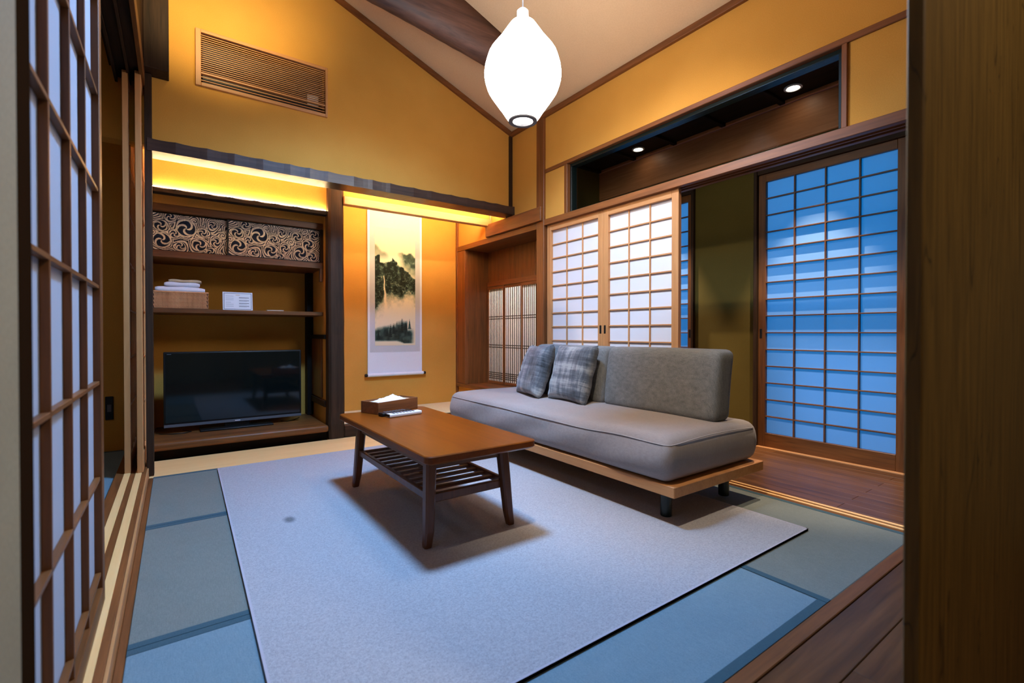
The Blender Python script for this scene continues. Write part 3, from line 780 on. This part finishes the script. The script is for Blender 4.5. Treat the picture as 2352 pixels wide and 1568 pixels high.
for j in range(ny):
    for i in range(nx): F.append((j*(nx+1)+i, j*(nx+1)+i+1, (j+1)*(nx+1)+i+1, (j+1)*(nx+1)+i))
ti = mesh_obj('tissue', V, F, M['tissue'], tb, True)
so = ti.modifiers.new('thick', 'SOLIDIFY'); so.thickness = .0012; so.offset = -1

# remotes
def remote(loc, rz, L, Wd, body, label, dark):
    t_ = thing('remote_control', label, 'remote control', loc, (0, 0, R(rz)), group='remote controls on the coffee table')
    B('body', (-L/2, L/2), (-Wd/2, Wd/2), (0, .019), body, t_, .005, 3, local=True)
    for i in range(7):
        for j in range(3):
            B('button', (-L*.34+i*L*.1-.005, -L*.34+i*L*.1+.005), (-.012+j*.012-.004, -.012+j*.012+.004), (.0185, .0215), dark, t_, .001, local=True)
    B('tip_window', (-L/2-.0008, -L/2+.012), (-Wd/2+.003, Wd/2-.003), (.004, .0185), 'black', t_, .001, local=True)
    return t_
remote((1.010, 2.432, .3925), 9, .20, .046, 'white', 'slim white remote control lying on the teak table', 'grey')
remote((.985, 2.492, .3925), 12, .19, .046, 'black', 'black remote control lying between tissue box and white remote', 'grey')

# ------------------------------------------------------------------ sofa
sf = thing('sofa', 'low grey daybed sofa on an oak platform with black legs', 'sofa', (2.08, 2.2, .0112))
def L_(p): return (p[0]-2.08, p[1]-2.2, p[2]-.0112)
B('platform', (1.712, 2.452), (1.228, 3.24), (.138, .186), 'light_y', sf, .003)
for lx in (1.80, 2.27):
    for ly in (1.325, 3.10):
        V, F = lathe([(.0001, 0), (.024, 0), (.026, .003), (.026, .127), (.0001, .127)], 24)
        o = mesh_obj('leg', V, F, M['darkgreen'], sf, False); o.location = L_((lx+.015, ly+.02, .0112))
        
def soft_box(name, x0, x1, y0, y1, z0, z1, r, mat, parent, fn=None, n=(26, 60, 8)):
    """rounded box from a subdivided cube, with displacement fn(x,y,z)->(dx,dy,dz)"""
    bm = bmesh.new(); sx, sy, sz = x1-x0, y1-y0, z1-z0
    V = {}; faces = []
    def vid(i, j, k):
        key = (i, j, k)
        if key in V: return V[key]
        # cosine-ish spacing so edges get more points
        def g(a, m): 
            f = a/m; return .5-.5*math.cos(math.pi*f) if m > 4 else f
        p = Vector((x0+sx*(.35*g(i, n[0])+.65*i/n[0]), y0+sy*(.35*g(j, n[1])+.65*j/n[1]), z0+sz*g(k, n[2])))
        q = Vector((min(max(p.x, x0+r), x1-r), min(max(p.y, y0+r), y1-r), min(max(p.z, z0+r), z1-r)))
        d = p-q
        if d.length > 1e-9:
            m = max(abs(d.x), abs(d.y), abs(d.z)); p = q+d.normalized()*m
        if fn: p = p+Vector(fn(p.x, p.y, p.z))
        V[key] = bm.verts.new(L_(p)); return V[key]
    N = n
    for i in range(N[0]):
        for j in range(N[1]):
            for k in (0, N[2]):
                f = [vid(i, j, k), vid(i+1, j, k), vid(i+1, j+1, k), vid(i, j+1, k)]; bm.faces.new(f if k else f[::-1])
    for i in range(N[0]):
        for k in range(N[2]):
            for j in (0, N[1]):
                f = [vid(i, j, k), vid(i+1, j, k), vid(i+1, j, k+1), vid(i, j, k+1)]; bm.faces.new(f if j == 0 else f[::-1])
    for j in range(N[1]):
        for k in range(N[2]):
            for i in (0, N[0]):
                f = [vid(i, j, k), vid(i, j+1, k), vid(i, j+1, k+1), vid(i, j, k+1)]; bm.faces.new(f[::-1] if i == 0 else f)
    me = bpy.data.meshes.new(name); bm.to_mesh(me); bm.free()
    me.polygons.foreach_set('use_smooth', [True]*len(me.polygons)); me.materials.append(mat)
    o = bpy.data.objects.new(name, me); COL.objects.link(o); o.parent = parent; return o
MX0, MX1, MY0, MY1, MZ0, MZ1 = 1.712, 2.435, 1.262, 3.215, .187, .392
def nz(x, y, s): return float(vnoise(np.array([x*s+11.3]), np.array([y*s+4.7]), 3)[0])-.5
def mat_fn(x, y, z):
    f = (z-MZ0)/(MZ1-MZ0)
    cx, cy = (x-MX0)/(MX1-MX0), (y-MY0)/(MY1-MY0)
    dz = dx = dy = 0
    if f > .5:
        dome = .012*(1-(2*cx-1)**2)*(1-(2*cy-1)**6)
        dz += dome+.010*nz(x, y, 4.5)*(f-.4)-.014*math.exp(-((y-1.9)/.28)**2)*(cx < .5)*f*(1-cx) - .006*math.exp(-((y-2.55)/.2)**2)*f
    bul = math.sin(math.pi*min(max(f, 0), 1))
    if cx < .15: dx -= .016*bul+.020*nz(y, z, 5)*bul+ .006*math.sin(y*11+z*20)*bul
    if cy < .06: dy -= .020*bul+.012*nz(x, z, 6)*bul
    if cx > .9: dx += .008*bul
    if cy > .96: dy += .012*bul
    return dx, dy, dz
mt = soft_box('mattress', MX0, MX1, MY0, MY1, MZ0, MZ1, .045, M['sofa'], sf, mat_fn, (26, 64, 12))
# piping seam along the top edge of the mattress
pp = []
for i in range(61):
    y_ = MY1-.04+(MY0+.03-(MY1-.04))*i/60
    dx, dy, dz = mat_fn(MX0+.001, y_, MZ1-.032); pp.append(L_((MX0-.001+dx, y_, MZ1-.033+.008*nz(y_, 0, 5)-.006*math.exp(-((y_-1.9)/.25)**2))))
for i in range(1, 6):
    a = R(180+90*i/6); pp.append(L_((MX0+.032+.034*math.cos(a)-.004, MY0+.032+.034*math.sin(a)-.006, MZ1-.035)))
for i in range(1, 25):
    x_ = MX0+.03+(MX1-MX0-.07)*i/24
    dx, dy, dz = mat_fn(x_, MY0+.001, MZ1-.032); pp.append(L_((x_, MY0-.001+dy, MZ1-.034+.012*math.sin(math.pi*i/24))))
sm = tube('seam_piping', pp, .0022, M['piping'], sf, 6)
def bk_fn(x, y, z):
    f = (z-.40)/(.36); return (.05*f - .006*math.sin(math.pi*f), 0, .004*nz(y, x, 6))
soft_box('backrest', 2.165, 2.318, 1.322, 2.083, .388, .755, .04, M['sofaback'], sf, bk_fn, (8, 26, 16))
soft_box('backrest', 2.165, 2.315, 2.087, 2.815, .388, .755, .04, M['sofaback'], sf, bk_fn, (8, 26, 16))

# cushions
def cushion(loc, rot, w, h, th, mat, label, seed):
    t_ = thing('throw_cushion', label, 'cushion', loc, rot, group='plaid cushions leaning on the backrest')
    n = 26; V, F = [], []
    for s in (1, -1):
        for j in range(n+1):
            for i in range(n+1):
                u, v_ = i/n*2-1, j/n*2-1
                e = (max(0, 1-u**4)*max(0, 1-v_**4))**.5
                pinch = 1-.085*(1-abs(u)**2)*(v_*v_) ; pinch2 = 1-.085*(1-abs(v_)**2)*(u*u)
                cr = .007*math.sin(18*u+9*v_+seed)*math.exp(-((abs(u)-.85)/.2)**2)+.006*nz(u*2+seed, v_*2, 2.2)
                V.append((u*w/2*pinch2, v_*h/2*pinch, s*(th/2*e**.9+cr*e)))
    m = (n+1)**2
    for j in range(n):
        for i in range(n):
            a = j*(n+1)+i; F.append((a, a+1, a+n+2, a+n+1)); F.append((m+a+n+1, m+a+n+2, m+a+1, m+a))
    o = mesh_obj('cover', V, F, mat, t_, True)
    bm = bmesh.new(); bm.from_mesh(o.data); bmesh.ops.remove_doubles(bm, verts=bm.verts, dist=.0004); bm.to_mesh(o.data); bm.free()
    return t_
# local x -> along sofa (towards -y), local y -> up, local z -> towards the room (-x)
def cush_rot(tilt, yaw, roll):
    m = Matrix(((0, 0, -1), (-1, 0, 0), (0, 1, 0)))
    m = Matrix.Rotation(R(yaw), 3, 'Z') @ Matrix.Rotation(R(tilt), 3, 'Y') @ m @ Matrix.Rotation(R(roll), 3, 'Z')
    return m.to_euler()
cushion((2.105, 2.285, .578), cush_rot(16, -6, 0), .40, .385, .125, M['plaid2'], 'dark plaid cushion with pale streaks next to the bare backrest', 2)
cushion((2.095, 2.665, .575), cush_rot(19, -16, 2), .40, .385, .125, M['plaid1'], 'grey plaid cushion at the lattice niche end of the sofa', 7)

# ------------------------------------------------------------------ television
tv = thing('television', 'flat black television with dark glossy screen on the alcove board', 'television', (.385, 4.2, .115))
B('housing', (-.073, .843), (4.188, 4.228), (.158, .702), 'black', tv, .006, 2)
B('screen', (-.061, .831), (4.1865, 4.1885), (.192, .691), 'screen', tv, 0)
B('lower_bezel', (-.071, .841), (4.1855, 4.1885), (.160, .180), 'grey', tv, .001)
B('brand_mark', (.368, .404), (4.1848, 4.1856), (.167, .172), 'white', tv, 0)
B('indicator_mark', (-.052, -.026), (4.1860, 4.1866), (.6835, .6875), 'grey', tv, 0)
B('neck', (.30, .47), (4.205, 4.24), (.127, .20), 'black', tv, .004)
B('stand_foot', (.143, .627), (4.125, 4.33), (.1152, .128), 'black', tv, .004, 2)
tube('television_cable', [(-.12, 4.26, .1185), (-.09, 4.20, .1185), (-.02, 4.155, .119), (.05, 4.15, .119), (.09, 4.185, .119), (.04, 4.27, .119)], .003, M['black'])
tag(bpy.data.objects['television_cable'], 'thin black cable curling on the board under the television', 'cable')
tube('antenna_cable', [(.86, 4.36, .1185), (.80, 4.26, .1185), (.74, 4.22, .1185), (.70, 4.26, .1185), (.72, 4.34, .1185)], .0025, M['black'])
tag(bpy.data.objects['antenna_cable'], 'short black cable behind the television edge by the post', 'cable')

# ------------------------------------------------------------------ shelf items
bk = thing('wicker_basket', 'brown wicker basket full of white towels on the thin shelf', 'basket', (.03, 4.26, 1.0125))
bx0, bx1, by0, by1, bz0, bz1 = -.128, .197, 4.135, 4.39, 1.0125, 1.137
for xs, ys in (((bx0, bx1), (by0, by0+.008)), ((bx0, bx1), (by1-.008, by1)), ((bx0, bx0+.008), (by0+.008, by1-.008)), ((bx1-.008, bx1), (by0+.008, by1-.008))):
    B('wall', xs, ys, (bz0, bz1-.004), 'wickerdark', bk, .001)
B('base', (bx0+.008, bx1-.008), (by0+.008, by1-.008), (bz0, bz0+.006), 'wickerdark', bk, 0)
V, F = [], []
def strand(p0, p1, wd, nrm):
    p0, p1, nrm = Vector(p0), Vector(p1), Vector(nrm); d = (p1-p0).normalized(); s = d.cross(nrm)*wd/2; i = len(V)
    m = (p0+p1)/2
    for p, k in ((p0, .0005), (m, .003), (p1, .0005)): V.extend([p+s, p+nrm*k, p-s])
    for j in (0, 1):
        F.append((i+3*j, i+3*j+1, i+3*j+4, i+3*j+3)); F.append((i+3*j+1, i+3*j+2, i+3*j+5, i+3*j+4))
off = bk.location
nrow = 4; hgt = (bz1-bz0-.012)/nrow
for r_ in range(nrow):
    z0 = bz0+.005+r_*hgt
    for i in range(44):
        xx = bx0+.002+i*.0073
        if xx+.012 < bx1: strand((xx+.011-off.x, by0-off.y, z0-off.z), (xx-off.x, by0-off.y, z0+hgt-off.z), .0046, (0, -1, 0))
    for i in range(34):
        yy = by0+.002+i*.0073
        if yy+.012 < by1: strand((bx1-off.x, yy-off.y, z0-off.z), (bx1-off.x, yy+.011-off.y, z0+hgt-off.z), .0046, (1, 0, 0))
wv = mesh_obj('weave', V, F, M['wicker'], bk); wv['kind'] = 'stuff'
for xs, ys in (((bx0-.003, bx1+.003), (by0-.004, by0+.008)), ((bx0-.003, bx1+.003), (by1-.008, by1+.003)), ((bx1-.008, bx1+.004), (by0, by1))):
    B('rim', xs, ys, (bz1-.010, bz1), 'wicker', bk, .004, 2)

def towel(loc, rz, w, d, layers, th, mat, label, tilt=0):
    t_ = thing('folded_towel', label, 'towel', loc, (0, R(tilt), R(rz)), group='folded towels in the basket')
    for k in range(layers):
        V, F = [], []; nx, na = 14, 8
        prof = []
        for a in range(na+1):
            q = R(-90+180*a/na); prof.append((-d/2+.5*th-math.cos(q)*.5*th, k*th+.5*th+math.sin(q)*.5*th))
        prof = prof+[(d/2, k*th+th*.98), (d/2, k*th+.0002)]
        for i in range(nx+1):
            x_ = -w/2+w*i/nx; wob = .0022*math.sin(i*1.3+k*2)
            en_ = (.62, .88)[i-0] if i < 2 else ((.88, .62)[i-nx+1] if i > nx-2 else 1.0); mid = (k+.5)*th
            for (py, pz) in prof: V.append((x_*(.985 if en_ < .7 else 1), py+wob, mid+(pz-mid)*en_+.002*math.sin(i*.7+k*2)*(pz > mid)))
        m = len(prof)
        for i in range(nx):
            for a in range(m): F.append((i*m+a, i*m+(a+1) % m, (i+1)*m+(a+1) % m, (i+1)*m+a))
        F.append(tuple(range(m-1, -1, -1))); F.append(tuple(nx*m+a for a in range(m)))
        mesh_obj('fold', V, F, mat, t_, True)
    return t_
towel((.031, 4.262, 1.0795), 0, .300, .225, 2, .0462, M['towel'], 'wide white bath towel filling the wicker basket')
towel((.040, 4.255, 1.1735), 2, .215, .150, 1, .033, M['towel'], 'small white towel lying on the wide bath towel')
towel((.062, 4.262, 1.2075), -3, .200, .140, 1, .020, M['towel2'], 'beige folded towel topping the pile of towels')

# info card
ic = thing('info_card', 'white framed printed notice card standing on the thin shelf', 'sign', (.392, 4.19, 1.0122), (R(-8), 0, 0))
B('card', (-.1, .1), (-.003, .003), (0, .142), 'white', ic, .001, local=True)
for xs, zs in (((-.092, -.089), (.008, .134)), ((.089, .092), (.008, .134)), ((-.089, .089), (.131, .134)), ((-.089, .089), (.008, .011))):
    B('printed_frame', xs, (-.0036, -.003), zs, 'grey', ic, 0, local=True)
B('printed_line', (-.014, .014), (-.0036, -.003), (.118, .122), 'towel2', ic, 0, local=True)
for z in (.108, .092, .079, .060, .045, .030): B('printed_line', (-.080, -.080+(.052 if z != .060 else .034)), (-.0036, -.003), (z, z+.0045), 'silk', ic, 0, local=True)
for z in (.098, .076, .054, .032): 
    B('printed_line', (.008, .076), (-.0036, -.003), (z, z+.004), 'grey', ic, 0, local=True)
    B('printed_line', (.008, .060), (-.0036, -.003), (z-.007, z-.004), 'silk', ic, 0, local=True)
B('back_stay', (-.03, .03), (.003, .045), (0, .003), 'white', ic, 0, local=True)
np_ = thing('notepad', 'small cream notepad lying flat on the thin shelf', 'notepad', (.648, 4.18, 1.0122), (0, 0, R(-4)))
B('cover', (-.06, .06), (-.04, .04), (.0062, .0082), 'white', np_, .001, local=True)
B('pages', (-.058, .058), (-.039, .039), (0, .0062), 'towel2', np_, 0, local=True)

# ------------------------------------------------------------------ hanging scroll
hs = thing('hanging_scroll', 'hanging scroll with an ink landscape of a waterfall and misty mountains', 'scroll', (1.795, 4.535, .43))
SX0, SX1 = 1.512, 2.078
B('silk_mount', (SX0, SX1), (4.536, 4.5385), (.65, 2.10), 'silk', hs, 0)
B('lower_silk', (SX0, SX1), (4.5358, 4.5385), (.44, .65), 'silkwhite', hs, 0)
B('side_band', (SX0, SX0+.022), (4.5352, 4.536), (.65, 2.10), 'silkwhite', hs, 0)
B('side_band', (SX1-.022, SX1), (4.5352, 4.536), (.65, 2.10), 'silkwhite', hs, 0)
B('top_rod', (SX0-.004, SX1+.004), (4.532, 4.546), (2.09, 2.11), 'brown_x', hs, .003)
V, F = lathe([(.0001, -.29), (.017, -.29), (.017, .29), (.0001, .29)], 20)
o = mesh_obj('roller', [(c, a, b) for a, b, c in V], F, M['silkwhite'], hs, False); o.location = (0, -.014, .0)
for sx in (-1, 1):
    V, F = lathe([(.0001, 0), (.0135, 0), (.0155, .006), (.0155, .022), (.0125, .026), (.0001, .026)], 18)
    o = mesh_obj('roller_knob', [(sx*c, a, b) for a, b, c in V], F, M['black'], hs, False); o.location = (sx*.29, -.014, 0)
for q in (.70, 1.1):
    tube('hanging_tape', [(q*0+hs.location.x-.06*(1 if q < 1 else -1)*1.0-hs.location.x, -.002, 1.66), (-.06*(1 if q < 1 else -1), -.004, 1.60)], .003, M['silk'], hs, 6)
tube('hanging_cord', [(-.15, 0, 1.68), (0, -.002, 1.78), (.15, 0, 1.68)], .0025, M['silk'], hs, 6)
def ink(u, v, w, h):
    U, Vv = u/w, v/h                                       # 0..1, up
    n1 = fbm(U*5, Vv*13, 21); n2 = fbm(U*12, Vv*32, 33); n3 = fbm(U*26, Vv*70, 41, 3)
    base = np.array([.97, .92, .78])*np.ones((len(u), 3))
    base = base*(1-.10*smooth(.5, .1, Vv)[:, None])
    inkc = np.array([.08, .115, .10]); grn = np.array([.30, .40, .36])
    dens = np.zeros(len(u))
    # faint far hills upper left
    far = smooth(.84+.05*n1-.2*U, .80+.05*n1-.2*U, Vv)*smooth(.70, .78, Vv)*smooth(.45, .2, U)
    dens = np.maximum(dens, .38*far*(.5+n1))
    # grey cliff upper right
    top = .775+.03*n2+.05*(vnoise(U*9, U*0, 8)-.5)
    cl = smooth(top+.006, top-.012, Vv)*smooth(.55, .76, Vv+.2*(U-.8))*smooth(.48+.1*n1, .72+.1*n1, U)
    dens = np.maximum(dens, .80*cl*(.45+.8*n2))
    # main dark mountain
    ridge = .735-.12*np.abs(U-.42)**1.0*2.0*(U > .42)-.02*(U < .42)*(U > .12)+.04*(U < .12)+.05*(n1-.5)+.03*(n2-.5)+.025*np.exp(-((U-.42)/.06)**2)
    low = .25+.16*U+.16*(n1-.5)+.12*(n2-.5)
    mm_ = smooth(ridge+.005, ridge-.012, Vv)*smooth(low-.04, low+.10, Vv)
    tex = smooth(.30, .62, n2*.6+n3*.5)
    dens = np.maximum(dens, mm_*(.60+.42*tex))
    spots = smooth(.60, .74, n3)*smooth(.66, .58, Vv)*mm_
    dens = dens-spots*.42
    # mist
    mist = smooth(.45, .75, fbm(U*3+3, Vv*6+2, 55)+.35*np.exp(-((Vv-.33-.16*(U-.4))/.09)**2))
    dens = dens*(1-.75*mist*smooth(.52, .36, Vv))
    # waterfall
    cxw = .215+.05*(1-smooth(.25, .62, Vv))+.006*np.sin(Vv*60)
    wf = np.exp(-((U-cxw)/(.012+.022*smooth(.60, .30, Vv)))**2)*smooth(.60, .585, Vv)*smooth(.25, .30, Vv)
    dens = dens*(1-.98*wf)
    # foreground trees
    tl = .13+.11*U*(U < .8)+.05*(n1-.5)
    g = smooth(tl+.02, tl-.03, Vv)*smooth(.03, .05, Vv+.06*smooth(.5, .9, U)*n1*1.5-.06*(U > .6)*(U-.6))
    dens = np.maximum(dens, g*(.55+.5*n2)*smooth(1.0, .86, U))
    for k, (tx, th, b0) in enumerate([(.08, .08, .05), (.20, .09, .06), (.37, .12, .07), (.45, .09, .10), (.53, .11, .10), (.66, .13, .11), (.75, .08, .13), (.85, .09, .14), (.29, .07, .08)]):
        hgt = (Vv-b0)/th; wd = .050*(1-hgt)*(.55+.45*np.abs(np.sin(hgt*22)))
        tr = (np.abs(U-tx) < wd)*(hgt > 0)*(hgt < 1)
        dens = np.maximum(dens, tr*(.95-.25*(k % 3 == 1)))
    low2 = smooth(.022, .012, Vv); dens = dens*(1-low2)
    dens = np.clip(dens, 0, 1)[:, None]
    mid = base*(1-np.minimum(dens*1.5, 1))+grn*np.minimum(dens*1.5, 1)
    return np.clip(np.where(dens < .55, mid, mid*(1-(dens-.55)/.45)+inkc*(dens-.55)/.45), 0, 1)
print_sheet('painting', .42, 1.16, .003, ink, M['paint'], hs, (-.21, .0003-.0001, .285))

# ------------------------------------------------------------------ pendant lamp
LX, LY = 1.40, 1.879
pd = thing('pendant_lamp', 'glowing white ribbed lantern pendant hanging over the coffee table', 'lamp', (LX, LY, 1.885))
pxm = .00211
prof = [(14, 157), (28.6, 200), (35, 250), (41, 300), (47, 350), (53, 400), (60, 450), (67, 500), (74, 550), (79.5, 600), (84, 680), (87.5, 750), (89.5, 830), (89, 900), (86.5, 960), (81.5, 1045), (75.5, 1100), (69.6, 1150), (63, 1200), (56.7, 1250), (50, 1300), (44, 1350), (38, 1400), (34.5, 1425), (32.5, 1437)]
pr = [(r_*pxm, 2.113-(20+yy/5.6-170)*.00214-1.885) for r_, yy in prof]
V, F = lathe(pr, 132, lambda a: 1-.012*abs(math.sin(a*22)))
mesh_obj('shade', V, F, M['shade'], pd, True)
zb = pr[-1][1]
V, F = lathe([(.0705, zb), (.0705, zb-.006), (.050, zb-.006), (.048, zb+.004), (.0705, zb+.004)], 48)
mesh_obj('bottom_ring', V, F, M['grey'], pd, False)
V, F = lathe([(.0001, zb+.012), (.049, zb+.012)], 48)
mesh_obj('diffuser', V, F, emit('lamp_diffuser', (1, 1, 1), 4.0), pd, False)
V, F = lathe([(.0001, pr[0][1]+.055), (.020, pr[0][1]+.053), (.028, pr[0][1]+.045), (.029, pr[0][1]-.002), (.0001, pr[0][1]-.002)], 32)
mesh_obj('cap', V, F, M['lampglow'], pd, True)
tube('cord', [(0, 0, pr[0][1]+.05), (0, 0, ceil_z(LX)-1.885-.02)], .003, M['white'], pd, 8)
V, F = lathe([(.0001, -.03), (.045, -.025), (.05, 0), (.0001, 0)], 32)
o = mesh_obj('ceiling_rose', V, F, M['white'], pd, True); o.location = (0, 0, ceil_z(LX)-1.885-.015)

# ------------------------------------------------------------------ downlights
def downlight(x_, y_, z_, label, group, power, color, size=100, blend=.35, radius=.03):
    t_ = thing('downlight', label, 'downlight', (x_, y_, z_), group=group)
    V, F = lathe([(.052, 0), (.052, -.006), (.040, -.008), (.036, .0), (.034, .03)], 32)
    mesh_obj('trim_ring', V, F, M['white'], t_, False)
    V, F = lathe([(.0001, -.0015), (.034, -.0015)], 24)
    mesh_obj('bulb', V, F, M['bulb'], t_, False)
    s = spot('downlight_beam', (x_, y_, z_-.02), (x_, y_, 0), power, color, size, blend, radius)
    return t_
downlight(3.205, 1.43, 2.398, 'recessed downlight in the veranda ceiling nearest the wooden door', 'veranda downlights', 190, (1.0, .80, .60), 55, .45, .012)
downlight(3.205, 2.665, 2.398, 'recessed downlight in the veranda ceiling nearest the corner post', 'veranda downlights', 190, (1.0, .80, .60), 55, .45, .012)
downlight(3.22, 3.95, 2.398, 'added recessed downlight in the veranda ceiling behind the lattice niche', 'veranda downlights', 520, (1.0, .82, .70), 150, .4, .03)  # unseen lamp, added to light the niche paper from behind

# assumed ceiling spot lamps, unseen, added high on the slope (above the picture)
def assumed_ceiling_spot(x_, y_, target, power, label, color=WARM, size=110, radius=.04, drop=.14, blend=.6):
    z_ = ceil_z(x_)-drop
    t_ = thing('assumed_ceiling_spotlight', label, 'spotlight', (x_, y_, z_), group='assumed warm spotlights on the sloping ceiling')
    V, F = lathe([(.0001, .06), (.04, .06), (.045, .0), (.040, -.01)], 24); mesh_obj('head', V, F, M['white'], t_, True)
    tube('stem', [(0, 0, .06), (0, 0, drop+.01)], .008, M['white'], t_, 8)
    spot('assumed_spotlight_beam', (x_, y_, z_-.015), target, power, color, size, blend, radius)
assumed_ceiling_spot(.22, 2.62, (.22, 3.53, 3.05), 125, 'assumed warm spotlight hanging beside the log beam facing the vent grille', (1.0, .80, .42), 96, .04, ceil_z(.22)-2.77, 1.0)  # unseen lamp, assumed from the warm light on the upper gable
assumed_ceiling_spot(.75, 1.0, (2.3, 2.0, .75), 185, 'assumed warm spotlight on the slope facing the screens and sofa', (1.0, .82, .60), 66, .03)  # unseen lamp, added to brighten the screens and sofa

# assumed, unseen flush daylight lamp, added on the slope right above the coffee table
cl = thing('assumed_ceiling_light', 'assumed round flush daylight lamp on the sloping ceiling above the coffee table', 'lamp', (1.0, 2.05, ceil_z(1.0)-.10))
V, F = lathe([(.0001, .03), (.30, .03), (.32, .0), (.31, -.015), (.295, -.012), (.29, .012), (.0001, .012)], 48)
mesh_obj('housing', V, F, M['white'], cl, True)
spot('assumed_ceiling_light_beam', (1.0, 2.05, ceil_z(1.0)-.13), (1.0, 2.05, 0), 660, (.27, .54, 1.0), 132, .68, .22)  # added cool light from above for the rug and floor

# passage behind the viewer: walls, ceiling and an added, unseen lamp
ph = thing('wall_passage', 'plain plaster enclosure of the passage outside the mat room', 'wall', (1, -1.5, 0), kind=ST)
B('plaster_panel', (-.45, 2.85), (-1.6, -1.5), (-.06, 2.5), 'plaster_grey', ph, 0)
B('plaster_panel', (2.75, 2.85), (-1.5, .40), (-.06, 2.5), 'plaster_grey', ph, 0)
tag(B('ceiling', (-.45, 2.85), (-1.6, YF-.14), (2.4, 2.5), 'ceil', bev=0), 'flat ceiling of the passage outside the mat room', 'ceiling', kind=ST)
tag(B('wall_header', (-.40, 2.6), (YF-.16, YF-.10), (2.36, 3.95), 'plaster', bev=0), 'plaster wall above the wide entrance opening', 'wall', kind=ST)
downlight(1.0, -.35, 2.398, 'added recessed downlight in the passage ceiling outside the mat room', 'added passage lights', 75, (1.0, .90, .74), 140, .5, .05)  # unseen lamp, added to light the near walls and door

# wooden door standing open at the near right
wd_ = thing('door_8', 'wide dark brown wooden door with long wavy grain beside the passage', 'door', (1.75, .21, 0), kind=ST)
t = NT('door_board'); v = t.coord((1, 1, .05)); a = t.noise(v, 90, 4, .6, .4); b = t.noise(t.coord((3.0, 3.0, .35)), 2.2, 2, .5, 1.4)
w_ = t.add('ShaderNodeMath', operation='PINGPONG'); m_ = t.add('ShaderNodeMath', operation='MULTIPLY'); t.l(b, m_.inputs[0]); m_.inputs[1].default_value = 7.0
t.l(m_.outputs[0], w_.inputs[0]); w_.inputs[1].default_value = .5
ln_ = t.ramp(w_.outputs[0], [(.0, (.35, .35, .35)), (.035, (1, 1, 1))])
bs = t.ramp(a, [(.35, s2l((84, 60, 22))), (.65, s2l((112, 82, 34)))])
mm = t.add('ShaderNodeMix', data_type='RGBA', blend_type='MULTIPLY'); mm.inputs[0].default_value = 1
t.l(bs, mm.inputs[6]); t.l(ln_, mm.inputs[7]); t.l(mm.outputs[2], t.b.inputs['Base Color']); t.set(.5, .3); t.bump(a, .1, .002)
B('door_board', (.822, 2.745), (.200, .220), (.004, 2.36), t.m, wd_, .002)

# socket plate in the side room
sk = thing('socket_plate', 'dark wall socket plate in the dim side room', 'socket', (-.372, 4.2395, .30))
B('plate', (-.394, -.350), (4.231, 4.239), (.245, .405), 'black', sk, .003)
B('socket', (-.383, -.361), (4.229, 4.232), (.30, .35), 'grey', sk, .001)
spot('side_room_fill_beam', (-1.1, 2.6, 2.5), (-1.0, 2.8, 0), 8, (.7, .85, 1.0), 150, .6, .1)  # added fill light, no lamp stands in the side room
